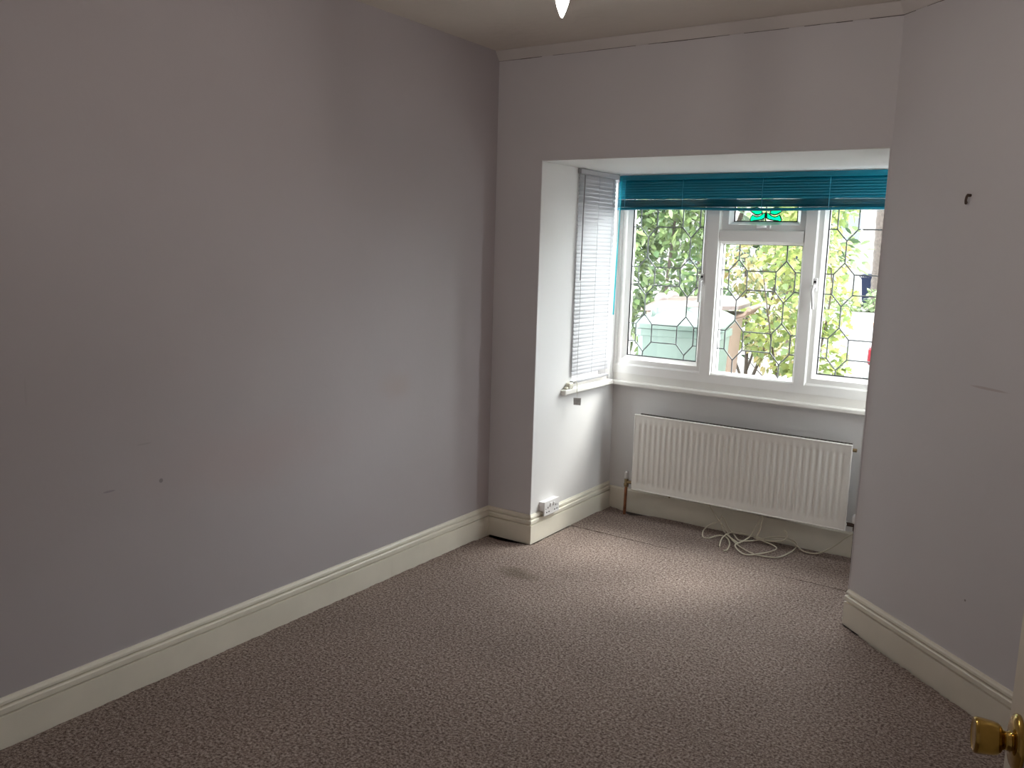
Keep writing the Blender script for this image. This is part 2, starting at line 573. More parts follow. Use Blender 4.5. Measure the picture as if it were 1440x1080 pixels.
def carpet_piece(name, poly, parent, zf=None):
    bm = bmesh.new()
    top = [bm.verts.new((p.x, p.y, (zf(p) if zf else 0.0))) for p in poly]
    bot = [bm.verts.new((p.x, p.y, -0.0115)) for p in poly]
    f = bm.faces.new(top)
    n = len(poly)
    for i in range(n):
        bm.faces.new((top[i], bot[i], bot[(i + 1) % n], top[(i + 1) % n]))
    bmesh.ops.triangulate(bm, faces=[f])
    bmesh.ops.recalc_face_normals(bm, faces=bm.faces)
    me = bpy.data.meshes.new(name)
    bm.to_mesh(me)
    bm.free()
    me.materials.append(M_carpet)
    o = bpy.data.objects.new(name, me)
    COL.objects.link(o)
    o.parent = parent
    return o


YS = 3.962


def gap_main(q):
    g = 0.0
    if q.y > 3.45 and q.x < XB + 0.03:              # short of the skirting in the back left corner
        g += 0.034 * max(0.0, math.sin(max(0, min(1, (q.x - XL) / 0.26)) * math.pi)) + 0.004
    if q.x > XC:
        g += 0.004 * abs(math.sin(q.x * 31)) * abs(math.sin(q.y * 17)) + rnd.choice((0, 0, 0.004)) + 0.0012
    return g


def gap_bay(q):
    g = 0.0
    if q.y > 4.30:
        g += 0.010 + 0.010 * abs(math.sin(q.x * 7))
        if q.x < -1.94:
            g += 0.065 * max(0.0, 1 - abs(q.x + 2.06) / 0.11)
    return g


sk = 0.016
a0 = A0 + AN * sk
a1 = A1 + AN * sk
main_poly = [(XL + sk, YR), (XE, YR), (XE, A1.y - 0.02), (a1.x, a1.y), (a0.x - 0.004, a0.y), (XO - 0.003, YD + 0.01), (XO - 0.0, YD + 0.06), (XR - 0.0, YD + T + 0.02), (XR, YS - 0.004), (XB + sk, YS + 0.020), (XB + sk, YD - sk), (XL + sk, YD - sk)]
bay_poly = [(XB + sk, YS + 0.028), (-1.85, YS + 0.016), (-1.5, YS + 0.006), (XR, YS + 0.0015), (XR, YB - sk), (XB + sk, YB - sk)]
c1 = carpet_piece('carpet', ragged(main_poly, step=0.016, special=gap_main), fl)
c1['label'] = 'main piece of brown speckled carpet with a dark stain'
c2 = carpet_piece('carpet', ragged(bay_poly, amp=0.002, special=gap_bay), fl)
c2['label'] = 'separate carpet piece laid in the bay'
hall = MB().box(XE + 0.0, 1.25, YR, 2.95, -0.0115, 0.0).build('carpet', M_carpet, fl)

# ------------------------------------------------------------------ skirting boards
PROF = [(0.0, -0.012), (0.016, -0.012), (0.016, 0.0985), (0.0075, 0.1000), (0.0075, 0.1045), (0.0165, 0.1065), (0.0165, 0.122), (0.0130, 0.1255),
        (0.0030, 0.1275), (0.0030, 0.1315), (0.0115, 0.1335), (0.0105, 0.142), (0.006, 0.147), (0.004, 0.152), (0.0, 0.152)]
PLAIN = [(0.0, -0.012), (0.014, -0.012), (0.014, 0.118), (0.010, 0.124), (0.0, 0.126)]


def skirting(name, pts, label, prof=PROF, ext=(0, 0), end_cut=None):
    """pts: floor line of the wall, room on the left-hand side of travel; mitred where it turns."""
    P = [Vector(p) for p in pts]
    dirs = [(P[i + 1] - P[i]).normalized() for i in range(len(P) - 1)]
    nr = [Vector((-d.y, d.x)) for d in dirs]
    m = MB()
    rings = []
    for i, p in enumerate(P):
        if i == 0:
            off = nr[0] + (dirs[0] * ext[0])
        elif i == len(P) - 1:
            off = nr[-1] + (dirs[-1] * ext[1])
        else:
            s = nr[i - 1] + nr[i]
            off = s / max(0.2, s.dot(nr[i]))
        rings.append([(p.x + off.x * d, p.y + off.y * d, z) for d, z in prof])
    for k in range(len(rings) - 1):
        m.loft([rings[k], rings[k + 1]], True, True)
    return struct(name, m, M_skirt, label, 'skirting')


# travel with the room on the left: along the left wall the room lies at +x, so travel towards -y
lb = empty('baseboard_left', (XL, 1.4, 0), 'cream moulded skirting board along the lilac left wall', 'skirting', kind='structure')
for (ya, yb, e0, e1) in ((YD, 2.8185, -1, 0), (2.8170, YR, 0, 0)):
    d = 0.0 if ya > 3 else 0.0006
    m = MB()
    ring = lambda y, e: [(XL + dd + (d if dd > 0 else 0), y + e * dd, z) for dd, z in PROF]
    m.loft([ring(ya, e0), ring(yb, e1)], True, True)
    o = m.build('board', M_skirt, lb)
skirting('baseboard_back', [(XB, YD), (XL, YD)], 'short cream skirting in the back left corner', ext=(1 * -1, -1))
skirting('baseboard_bay_left', [(XB, YB), (XB, YD)], 'cream moulded skirting along the left side of the bay', ext=(1, 1))
skirting('baseboard_bay_front', [(XR, YB), (XB, YB)], 'plain cream skirting under the radiator', prof=PLAIN, ext=(0, -1))
ae = A1
skirting('baseboard_corner', [(ae.x, ae.y), (XC, YD)], 'cream moulded skirting along the angled right-hand wall', ext=(0, 0.45))

# coving on the back wall and the angled wall, with the crack below it
COVE = [(0.0, -0.001), (0.034, -0.001), (0.032, -0.006), (0.006, -0.040), (0.003, -0.043), (0.0, -0.043)]


def coving(name, pts, label, ext):
    P = [Vector(p) for p in pts]
    d = (P[1] - P[0]).normalized()
    n = Vector((-d.y, d.x))
    m = MB()
    rg = []
    for p, e in zip(P, ext):
        rg.append([(p.x + (n.x + d.x * e) * a, p.y + (n.y + d.y * e) * a, ZC + z) for a, z in COVE])
    m.loft(rg, True, True)
    o = struct(name, m, M_cove, label, 'coving')
    # hairline crack where the coving has come away
    c = MB()
    r2 = random.Random(5)
    L = (P[1] - P[0]).length
    k = int(L / 0.06)
    for i in range(k):
        if r2.random() < 0.12:
            continue
        t0, t1 = i / k, (i + 1) / k
        a, b_ = P[0] + (P[1] - P[0]) * t0, P[0] + (P[1] - P[0]) * t1
        h = 0.0004 + 0.0011 * r2.random()
        z = ZC - 0.0435 - 0.001 * r2.random()
        a3, b3 = Vector((a.x, a.y)) + n * 0.0012, Vector((b_.x, b_.y)) + n * 0.0012
        c.add([(a.x, a.y, z - h), (b_.x, b_.y, z - h), (b_.x, b_.y, z + h), (a.x, a.y, z + h),
               (a3.x, a3.y, z - h), (b3.x, b3.y, z - h), (b3.x, b3.y, z + h), (a3.x, a3.y, z + h)],
              [(0, 1, 2, 3), (4, 7, 6, 5), (0, 4, 5, 1), (1, 5, 6, 2), (2, 6, 7, 3), (3, 7, 4, 0)])
    c.build('crack', M_crack, o)
    return o


coving('trim_1', [(XC, YD), (XL, YD)], 'narrow off-white coving along the top of the back wall', (0.35, 0))
coving('trim_2', [(A1.x, A1.y), (XC, YD)], 'narrow off-white coving along the top of the angled wall', (0, -0.35))

# ------------------------------------------------------------------ bay window
YF = 4.440                                   # inner face of the window frame
KS = YF / 4.402


def WX(x):
    return x * KS


def WZ(z):
    return 1.5 + (z - 1.5) * KS


def ring_frame(m, x0, x1, z0, z1, prof):
    """mitred rectangular frame; prof: (inset from the rectangle, y) points, closed."""
    rs = []
    for (cx, cz, sx, sz) in ((x0, z0, 1, 1), (x1, z0, -1, 1), (x1, z1, -1, -1), (x0, z1, 1, -1)):
        rs.append([(cx + sx * d, y, cz + sz * d) for d, y in prof])
    rs.append(rs[0])
    m.loft(rs, True, False)
    return m


fx0, fx1 = WX(-2.274), WX(-0.586)
fz0, fz1 = WZ(0.815), ZH
win = ring_frame(MB(), fx0, fx1, fz0, fz1, [(0, YF), (0.046, YF), (0.054, YF + 0.006), (0.054, YF + 0.075), (0, YF + 0.075)])
wo = struct('window_1', win, M_pvc, 'white plastic bay window with three leaded lights', 'window')

ml, mrx = WX(-1.70), WX(-1.16)               # the two mullions
for (a, b_) in ((WX(-1.716), WX(-1.648)), (WX(-1.212), WX(-1.146))):
    m = MB()
    prof = [(a, YF + 0.010), (a + 0.006, YF - 0.004), (b_ - 0.006, YF - 0.004), (b_, YF + 0.010), (b_, YF + 0.07), (a, YF + 0.07)]
    m.loft([[(x, y, fz0 + 0.042) for x, y in prof], [(x, y, fz1 - 0.042) for x, y in prof]], True, True)
    m.build('mullion', M_pvc, wo)
tz0, tz1 = WZ(1.566), WZ(1.632)
m = MB()
prof = [(tz0, YF + 0.010), (tz0 + 0.006, YF - 0.002), (tz1 - 0.006, YF - 0.002), (tz1, YF + 0.010), (tz1, YF + 0.07), (tz0, YF + 0.07)]
m.loft([[(WX(-1.648), y, z) for z, y in prof], [(WX(-1.212), y, z) for z, y in prof]], True, True)
m.build('transom', M_pvc, wo)

LIGHTS = [
    # name, sash outer x0 x1 z0 z1, glass x0 x1 z0 z1, hex columns
    ('sash', WX(-2.230), WX(-1.712), WZ(0.858), WZ(1.895), WX(-2.168), WX(-1.750), WZ(0.917), WZ(1.846), (-2.074, -1.8245)),
    ('sash', WX(-1.150), WX(-0.628), WZ(0.858), WZ(1.895), WX(-1.105), WX(-0.686), WZ(0.917), WZ(1.846), (-1.0145, -0.765)),
    ('fixed_light', WX(-1.650), WX(-1.210), WZ(0.832), WZ(1.568), WX(-1.639), WX(-1.220), WZ(0.870), WZ(1.559), (-1.548, -1.2995)),
    ('fanlight', WX(-1.642), WX(-1.206), WZ(1.630), WZ(1.895), WX(-1.588), WX(-1.260), WZ(1.674), WZ(1.846), None),
]
GY = YF + 0.040


def lead_pattern(gx0, gx1, gz0, gz1, cols):
    seg = []
    xs = [WX(c) for c in cols]
    hw = 0.0492 * KS
    zc0 = 1.371
    for k in range(-3, 4):
        zc = WZ(zc0 + 0.3195 * k)
        hs, ht = 0.050 * KS, 0.1065 * KS
        zn = WZ(zc0 + 0.3195 * (k + 1))
        for c in xs:
            pts = [(c, zc + ht), (c + hw, zc + hs), (c + hw, zc - hs), (c, zc - ht), (c - hw, zc - hs), (c - hw, zc + hs)]
            for i in range(6):
                seg.append((pts[i], pts[(i + 1) % 6]))
            seg.append(((c, zc + ht), (c, zn - ht)))
        for s in (1, -1):
            seg.append(((gx0, zc + s * hs), (xs[0] - hw, zc + s * hs)))
            seg.append(((xs[0] + hw, zc + s * hs), (xs[1] - hw, zc + s * hs)))
            seg.append(((xs[1] + hw, zc + s * hs), (gx1, zc + s * hs)))
    m = MB()
    for (a, b_) in seg:
        a, b_ = Vector(a), Vector(b_)
        # clip in z to the pane
        if a.y > b_.y:
            a, b_ = b_, a
        if b_.y < gz0 or a.y > gz1:
            continue
        if a.y < gz0:
            a = a + (b_ - a) * ((gz0 - a.y) / (b_.y - a.y))
        if b_.y > gz1:
            b_ = a + (b_ - a) * ((gz1 - a.y) / (b_.y - a.y))
        if (b_ - a).length < 1e-4:
            continue
        m.tube([(a.x, GY, a.y), (b_.x, GY, b_.y)], 0.0036, 6)
    return m


sashes = []
for (nm, sx0, sx1, sz0, sz1, gx0, gx1, gz0, gz1, cols) in LIGHTS:
    yf = YF + 0.012
    w = min(gx0 - sx0, gz0 - sz0)
    m = MB()
    if nm == 'fixed_light':
        ring_frame(m, gx0 - 0.010, gx1 + 0.010, gz0 - 0.010, gz1 + 0.010, [(0, YF + 0.008), (0.004, YF + 0.008), (0.013, GY - 0.004), (0.013, GY + 0.03), (0, GY + 0.03)])
    else:
        lx, rx, bz, tz = gx0 - sx0, sx1 - gx1, gz0 - sz0, sz1 - gz1
        rs = []
        for (cx, cz, ix, iz) in ((sx0, sz0, lx, bz), (sx1, sz0, -rx, bz), (sx1, sz1, -rx, -tz), (sx0, sz1, lx, -tz)):
            rs.append([(cx, YF + 0.07, cz), (cx, yf, cz), (cx + ix * 0.62, yf, cz + iz * 0.62), (cx + ix * 0.70, yf + 0.006, cz + iz * 0.70),
                       (cx + ix * 0.98, GY - 0.006, cz + iz * 0.98), (cx + ix, GY, cz + iz), (cx + ix, YF + 0.07, cz + iz)])
        rs.append(rs[0])
        m.loft(rs, True, False)
    so = m.build(nm, M_pvc, wo)
    sashes.append(so)
    MB().box(gx0 - 0.004, gx1 + 0.004, GY + 0.002, GY + 0.006, gz0 - 0.004, gz1 + 0.004).build('pane', M_glass, so)
    g = ring_frame(MB(), gx0 - 0.001, gx1 + 0.001, gz0 - 0.001, gz1 + 0.001, [(0, GY - 0.006), (0.0055, GY - 0.004), (0.0055, GY + 0.002), (0, GY + 0.002)])
    g.build('gasket', M_gasket, so)
    if cols:
        lead_pattern(gx0, gx1, gz0, gz1, cols).build('leading', M_lead, so)

# stained glass tulip leaves in the fanlight
fan = sashes[3]
cx = WX(-1.4235)
zb = WZ(1.672)
glass_m, line_m = MB(), MB()


def piece(pts):
    n = len(pts)
    fr_ = [(x, GY - 0.0015, z) for x, z in pts]
    bk = [(x, GY + 0.0015, z) for x, z in pts]
    glass_m.add(fr_ + bk, [list(range(n)), list(range(n, 2 * n))[::-1]] + [(i, (i + 1) % n, n + (i + 1) % n, n + i) for i in range(n)])
    line_m.tube([(x, GY - 0.001, z) for x, z in pts] + [(pts[0][0], GY - 0.001, pts[0][1])], 0.0030, 5)


for s in (-1, 1):
    lower = [(cx + s * x * 1.22, zb + z) for x, z in [(0.004, 0.022), (0.016, 0.014), (0.034, 0.010), (0.052, 0.008), (0.064, 0.0), (0.067, 0.012), (0.064, 0.026), (0.056, 0.038), (0.050, 0.030), (0.038, 0.026), (0.024, 0.032), (0.014, 0.042), (0.004, 0.048)]]
    piece(lower)
    upper = [(cx + s * x * 1.22, zb + z + 0.010) for x, z in [(0.016, 0.037), (0.026, 0.031), (0.038, 0.028), (0.050, 0.032), (0.062, 0.042), (0.072, 0.050), (0.060, 0.062), (0.040, 0.066), (0.022, 0.056)]]
    piece(upper)
bloom = [(cx + x, zb + z + 0.022) for x, z in [(-0.018, 0.062), (-0.030, 0.10), (-0.026, 0.135), (-0.010, 0.118), (0.0, 0.142), (0.010, 0.118), (0.026, 0.135), (0.030, 0.10), (0.018, 0.062)]]
piece(bloom)
line_m.tube([(cx, GY - 0.001, zb), (cx, GY - 0.001, zb + 0.084)], 0.0030, 5)
glass_m.build('stained_glass', M_greenglass, fan)['label'] = 'green stained glass leaves and flower'
line_m.build('leading', M_gasket, fan)


def handle(x, z, parent, side):
    m = MB()
    y = YF + 0.012
    m.rbox(x - 0.011, x + 0.011, y - 0.012, y + 0.001, z - 0.012, z + 0.055, 0.004)
    m.tube(catmull([(x, y - 0.012, z + 0.014), (x, y - 0.034, z + 0.012), (x + side * 0.004, y - 0.040, z - 0.010), (x, y - 0.036, z - 0.05), (x - side * 0.004, y - 0.032, z - 0.10)], 5), [0.009] * 8 + [0.0085] * 6 + [0.007] * 7, 8)
    o = m.build('handle', M_white, parent)
    MB().lathe([(0.0, 0.0), (0.0065, 0.0), (0.0065, 0.0015), (0.0, 0.0015)], (x, y - 0.0118, z + 0.036), (0, -1, 0), 12).build('lock', M_hole, o)
    return o


h1 = handle(WX(-1.732), WZ(1.345), sashes[0], 1)
h2 = handle(WX(-1.140), WZ(1.345), sashes[1], -1)
for hx, sgn in ((WX(-1.732), 1), (WX(-1.140), -1)):
    pass
m = MB()
fxx, fzz = WX(-1.418), WZ(1.648)
m.rbox(fxx - 0.036, fxx + 0.034, YF - 0.002, YF + 0.013, fzz - 0.010, fzz + 0.008, 0.003)
m.tube([(fxx + 0.01, YF - 0.002, fzz), (fxx + 0.01, YF - 0.018, fzz), (fxx - 0.03, YF - 0.022, fzz - 0.002)], 0.006, 8)
m.build('handle', M_white, fan)
MB().box(fxx - 0.012, fxx + 0.004, YF - 0.0035, YF - 0.0018, fzz - 0.006, fzz + 0.005).add([], []).build('lock_hole', M_hole, fan)

# sill board and the strip between sill and frame
sl = MB().rbox(XB + 0.004, XR - 0.002, 4.398, YB + 0.06, 0.741, 0.766, 0.006)
so = struct('trim_3', sl, M_sill, 'white gloss sill board under the bay window', 'window sill')
MB().box(XB + 0.004, XR - 0.002, YF + 0.002, YF + 0.05, 0.765, fz0 + 0.002).build('upstand', M_sill, so)

# side window behind the white blind
w2 = MB()
xo = XB - 0.075


def ring_frame_x(m, y0, y1, z0, z1, prof):
    rs = []
    for (cy, cz, sy, sz) in ((y0, z0, 1, 1), (y1, z0, -1, 1), (y1, z1, -1, -1), (y0, z1, 1, -1)):
        rs.append([(x, cy + sy * d, cz + sz * d) for d, x in prof])
    rs.append(rs[0])
    m.loft(rs, True, False)
    return m


ring_frame_x(w2, WY0, WY1, 0.79, ZH + 0.02, [(0, xo), (0.07, xo), (0.08, xo - 0.01), (0.08, xo - 0.06), (0, xo - 0.06)])
w2o = struct('window_2', w2, M_pvc, 'narrow side window behind the white venetian blind', 'window')
MB().box(xo - 0.035, xo - 0.03, WY0 + 0.075, WY1 - 0.075, 0.86, ZH - 0.05).build('pane', M_glass, w2o)
w3 = MB()  # unseen window added to brighten the front of the bay
x3 = XR + 0.06
ring_frame_x(w3, WY2, WY1, 0.76, ZH + 0.02, [(0, x3), (0.03, x3), (0.036, x3 + 0.01), (0.036, x3 + 0.05), (0, x3 + 0.05)])
w3o = struct('added_window', w3, M_pvc, 'unseen narrow side window added on the right of the bay for extra daylight', 'window')
MB().box(x3 + 0.025, x3 + 0.03, WY2 + 0.03, WY1 - 0.03, 0.79, ZH - 0.03).build('pane', M_glass, w3o)
sl2 = MB()
sl2.rbox(XB - 0.072, XB + 0.030, 3.852, 4.400, 0.745, 0.772, 0.005)
sl2.box(XB - 0.072, XB - 0.012, WY0 + 0.002, WY1 - 0.002, 0.772, 0.792)
struct('trim_4', sl2, M_sill, 'white gloss side sill under the white venetian blind', 'window sill')

# ------------------------------------------------------------------ white venetian blind on the side window
vb = empty('venetian_blind', (XB + 0.006, 4.135, 0.80), 'lowered white venetian blind with closed slats over the side window', 'blind')
BX = XB + 0.008
by0, by1 = 3.944, 4.352
MB().rbox(BX - 0.012, BX + 0.014, by0 - 0.002, by1 + 0.012, 1.893, 1.918, 0.002).build('headrail', M_slat, vb)
MB().box(BX - 0.016, BX + 0.016, by1 + 0.012, by1 + 0.017, 1.878, 1.921).build('bracket', M_slat, vb)


def slat_mesh(y0, y1, wdt, camber, tilt, along='y'):
    m = MB()
    n = 5
    top, bot = [], []
    for i in range(n):
        u = (i / (n - 1) - 0.5) * wdt
        h = camber * (1 - (2 * u / wdt) ** 2)
        a = u * math.cos(tilt) - h * math.sin(tilt)
        z = u * math.sin(tilt) + h * math.cos(tilt)
        top.append((a, z))
        bot.append((a + 0.0004 * math.sin(tilt), z - 0.0004 * math.cos(tilt)))
    ring = top + bot[::-1]
    if along == 'y':
        m.loft([[(a, y0, z) for a, z in ring], [(a, y1, z) for a, z in ring]], True, True)
    else:
        m.loft([[(y0, a, z) for a, z in ring], [(y1, a, z) for a, z in ring]], True, True)
    return m


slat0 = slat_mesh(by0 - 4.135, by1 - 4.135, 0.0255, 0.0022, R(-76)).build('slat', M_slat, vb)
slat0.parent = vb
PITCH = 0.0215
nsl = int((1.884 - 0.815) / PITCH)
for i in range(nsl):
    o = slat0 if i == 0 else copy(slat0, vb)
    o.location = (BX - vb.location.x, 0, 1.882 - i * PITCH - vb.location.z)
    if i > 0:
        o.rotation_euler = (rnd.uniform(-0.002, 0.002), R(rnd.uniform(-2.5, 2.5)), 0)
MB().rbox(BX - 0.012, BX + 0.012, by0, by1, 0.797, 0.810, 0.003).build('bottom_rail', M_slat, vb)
for yy in (3.985, 4.145, 4.305):
    MB().tube([(BX + 0.011, yy, 1.895), (BX + 0.011, yy, 0.806)], 0.0009, 5).build('ladder_cord', M_slat, vb)
MB().tube([(BX + 0.022, 3.968, 1.885), (BX + 0.020, 3.966, 1.70), (BX + 0.019, 3.965, 1.345)], 0.0033, 6).build('tilt_wand', M_wand, vb)['label'] = 'grey tilt wand'

# cream cord holder on the side sill and the grey tag hanging from it
ch = empty('cord_holder', (XB + 0.018, 3.905, 0.772), 'small cream plastic cord holder on the side sill', 'cord holder')
MB().rbox(XB + 0.004, XB + 0.028, 3.895, 3.935, 0.7735, 0.806, 0.005).build('body', M_cream, ch)
MB().tube(catmull([(XB + 0.020, 3.93, 0.79), (XB + 0.036, 3.945, 0.812), (XB + 0.040, 3.955, 0.79), (XB + 0.038, 3.958, 0.75)], 5), 0.002, 6).build('cord_loop', M_cream, ch)
MB().rbox(XB + 0.006, XB + 0.024, 3.872, 3.892, 0.7735, 0.785, 0.003).build('foot', M_cream, ch)
hg = empty('hanging_tag', (XB + 0.036, 3.955, 0.70), 'small square grey tag hanging by a cord below the side sill', 'tag')
tg = MB()
d1 = Vector((0.78, 0.62, 0)).normalized()
c0 = Vector((XB + 0.040, 3.958, 0.702))
n1_ = Vector((-d1.y, d1.x, 0))
for sgn in (1,):
    vs = []
    for e in (-0.0012, 0.0012):
        for (u, z) in ((-0.019, 0.019), (0.022, 0.0175), (0.021, -0.0215), (-0.017, -0.0195)):
            q = c0 + d1 * u + n1_ * e
            vs.append((q.x, q.y, c0.z + z))
    tg.add(vs, [(0, 1, 2, 3), (7, 6, 5, 4), (0, 4, 5, 1), (1, 5, 6, 2), (2, 6, 7, 3), (3, 7, 4, 0)])
tg.build('card', M_tag, hg)
MB().tube([(c0.x, c0.y, 0.7195), (c0.x, c0.y, 0.752)], 0.0009, 5).build('cord', M_cream, hg)

# ------------------------------------------------------------------ teal venetian blind drawn up over the window
tb = empty('venetian_blind', (-1.44, 4.395, 1.92), 'teal venetian blind drawn up to the top of the bay window', 'blind')
tx0, tx1 = XB + 0.012, XR - 0.02
TY = 4.393
MB().rbox(tx0, tx1, TY - 0.013, TY + 0.013, 1.890, 1.917, 0.002).build('headrail', M_teal, tb)
tslat = slat_mesh(tx0 + 1.44, tx1 + 1.44, 0.0255, 0.002, R(58), 'x').build('slat', M_teal, tb)
zs = []
z = 1.882
for i in range(6):
    zs.append((z, 0))
    z -= 0.0135
zs += [(1.7995, -10), (1.795, -20)]
for i in range(18):
    zs.append((1.785 - i * 0.0022, -56))
for i, (z, ang) in enumerate(zs):
    o = tslat if i == 0 else copy(tslat, tb)
    o.location = (0, TY - tb.location.y, z - tb.location.z)
    if i:
        o.rotation_euler = (R(ang + rnd.uniform(-2, 2)), R(rnd.uniform(-0.03, 0.03) + (0.16 if ang == -20 else 0.10 if ang == -10 else 0)), 0)
br_ = MB()
NS = 24
rings = []
for i in range(NS + 1):
    x = tx0 + (tx1 - tx0) * i / NS
    dz = 0.0035 * math.sin(i / NS * math.pi * 3) + 0.002
    rings.append([(x, TY - 0.0135, 1.728 + dz), (x, TY - 0.0135, 1.737 + dz), (x, TY - 0.008, 1.742 + dz), (x, TY + 0.0135, 1.742 + dz), (x, TY + 0.0135, 1.728 + dz)])
br_.loft(rings, True, True)
br_.build('bottom_rail', M_teal, tb)
for xx in (tx0 + 0.045, -1.86, -1.43, -1.10, -0.80):
    MB().tube([(xx, TY - 0.0155, 1.900), (xx, TY - 0.0165, 1.82), (xx, TY - 0.0155, 1.735)], 0.0016, 5).build('ladder_cord', M_teal, tb)
MB().tube(catmull([(tx0 + 0.022, TY - 0.017, 1.905), (tx0 + 0.020, TY - 0.019, 1.75), (tx0 + 0.010, TY - 0.012, 1.45), (tx0 + 0.003, TY - 0.010, 1.145)], 4), [0.0022] * 4 + [0.003] * 4 + [0.0042] * 5, 6).build('pull_cord', M_cordteal, tb)['label'] = 'bright teal pull cords hanging together'

# ------------------------------------------------------------------ radiator
rd = empty('radiator', (-1.46, 4.33, 0.164), 'white ribbed panel radiator under the bay window', 'radiator')
rx0, rx1, rz0, rz1 = -2.047, -0.877, 0.164, 0.601
RY = 4.330
fp = MB()
# ribbed sheet: grid of columns across, rows up; channels fade out at top and bottom
npitch = 35
ux = []
pw = (rx1 - rx0 - 0.05) / npitch
prof_u = [(0.0, 0), (0.14, 0), (0.26, 0.55), (0.36, 1), (0.64, 1), (0.74, 0.55), (0.86, 0)]
ux.append((rx0 + 0.003, 0))
for k in range(npitch):
    for u, dp in prof_u:
        ux.append((rx0 + 0.025 + (k + u) * pw, dp))
ux.append((rx1 - 0.003, 0))
rows = [(rz0 + 0.003, 0), (rz0 + 0.036, 0), (rz0 + 0.046, 0.6), (rz0 + 0.056, 1), (rz1 - 0.062, 1), (rz1 - 0.052, 0.6), (rz1 - 0.042, 0), (rz1 - 0.003, 0)]
grid = [[(x, RY + 0.0065 * dp * dr, z) for x, dp in ux] for z, dr in rows]
nc = len(ux)
vs = [q for r in grid for q in r]
fs = [(r * nc + c, r * nc + c + 1, (r + 1) * nc + c + 1, (r + 1) * nc + c) for r in range(len(rows) - 1) for c in range(nc - 1)]
fp.add(vs, fs, True)
fp.box(rx0 + 0.003, rx1 - 0.003, RY + 0.0075, RY + 0.011, rz0 + 0.003, rz1 - 0.003)
fp.build('front_panel', M_rad, rd)
rm = MB()
ring_frame(rm, rx0, rx1, rz0, rz1, [(0, RY - 0.002), (0.004, RY - 0.0035), (0.007, RY - 0.001), (0.007, RY + 0.010), (0, RY + 0.010)])
rm.build('rim', M_rad, rd)
bpnl = MB().box(rx0 + 0.012, rx1 - 0.012, RY + 0.052, RY + 0.060, rz0 + 0.004, rz1 - 0.002)
fn = MB()
kf = 56
pts = []
for i in range(kf * 2 + 1):
    x = rx0 + 0.05 + (rx1 - rx0 - 0.08) * i / (kf * 2)
    pts.append((x, RY + 0.014 if i % 2 else RY + 0.048))
for (xa, ya), (xb, yb) in zip(pts[:-1], pts[1:]):
    d = Vector((xb - xa, yb - ya)).normalized()
    q = Vector((-d.y, d.x)) * 0.0006
    fn.prism([(xa - q.x, ya - q.y), (xb - q.x, yb - q.y), (xb + q.x, yb + q.y), (xa + q.x, ya + q.y)], rz0 + 0.03, rz1 - 0.002)
tag(fn.build('fins', M_fin, rd), kind='stuff')
bpnl.build('back_panel', M_fin, rd)
for xe in (rx0 + 0.008, rx1 - 0.008):
    MB().tube([(xe, RY + 0.006, rz0 + 0.03), (xe, RY + 0.055, rz0 + 0.03)], 0.011, 10).build('end_fitting', M_rad, rd)
for xb in (rx0 + 0.25, rx1 - 0.25):
    MB().box(xb - 0.02, xb + 0.02, RY + 0.06, YB + 0.001, rz0 + 0.05, rz1 - 0.06).build('bracket', M_rad, rd)
MB().tube([(rx0 + 0.23, RY + 0.012, rz0 + 0.004), (rx0 + 0.23, RY + 0.012, rz0 - 0.010)], 0.005, 8).build('drain_plug', M_dbrass, rd)
av = MB()
av.tube([(rx1 - 0.004, RY + 0.030, rz1 - 0.030), (rx1 + 0.016, RY + 0.030, rz1 - 0.030)], 0.009, 8)
av.build('air_vent', M_dbrass, rd)
# left lockshield valve and copper pipe
lv = MB()
vx, vy = rx0 - 0.046, RY + 0.030
lv.tube([(vx + 0.05, vy, rz0 + 0.03), (vx, vy, rz0 + 0.03)], 0.0095, 10)
lv.lathe([(0.0, -0.03), (0.014, -0.028), (0.015, -0.012), (0.011, -0.008), (0.012, 0.016), (0.009, 0.02), (0.0, 0.021)], (vx, vy, rz0 + 0.03), (0, 0, 1), 12)
lvo = lv.build('valve', M_dbrass, rd)
lvo['label'] = 'dull brass lockshield valve'
MB().lathe([(0.0, 0.018), (0.0115, 0.018), (0.0115, 0.058), (0.0095, 0.062), (0.0, 0.062)], (vx, vy, rz0 + 0.03), (0, 0, 1), 12).build('valve_cap', M_white, lvo)
MB().tube([(vx, vy, rz0 + 0.004), (vx - 0.002, vy, 0.08), (vx - 0.004, vy + 0.002, -0.03)], 0.0085, 10).build('pipe', M_copper, rd)['label'] = 'bare copper pipe'
rv = MB()
vx2 = rx1 + 0.045
rv.tube([(vx2 - 0.05, vy, rz0 + 0.03), (vx2, vy, rz0 + 0.03)], 0.0095, 10)
rv.lathe([(0.0, -0.03), (0.014, -0.028), (0.015, -0.012), (0.012, -0.008), (0.012, 0.012), (0.0, 0.013)], (vx2, vy, rz0 + 0.03), (0, 0, 1), 12)
rvo = rv.build('valve', M_rust, rd)
MB().lathe([(0.0, 0.012), (0.019, 0.012), (0.022, 0.02), (0.022, 0.045), (0.018, 0.055), (0.0, 0.057)], (vx2, vy, rz0 + 0.03), (0, 0, 1), 14).build('valve_cap', M_white, rvo)
MB().tube([(vx2, vy, rz0 + 0.004), (vx2, vy, -0.03)], 0.011, 10).build('pipe', M_rust, rd)['label'] = 'dark rusty pipe'

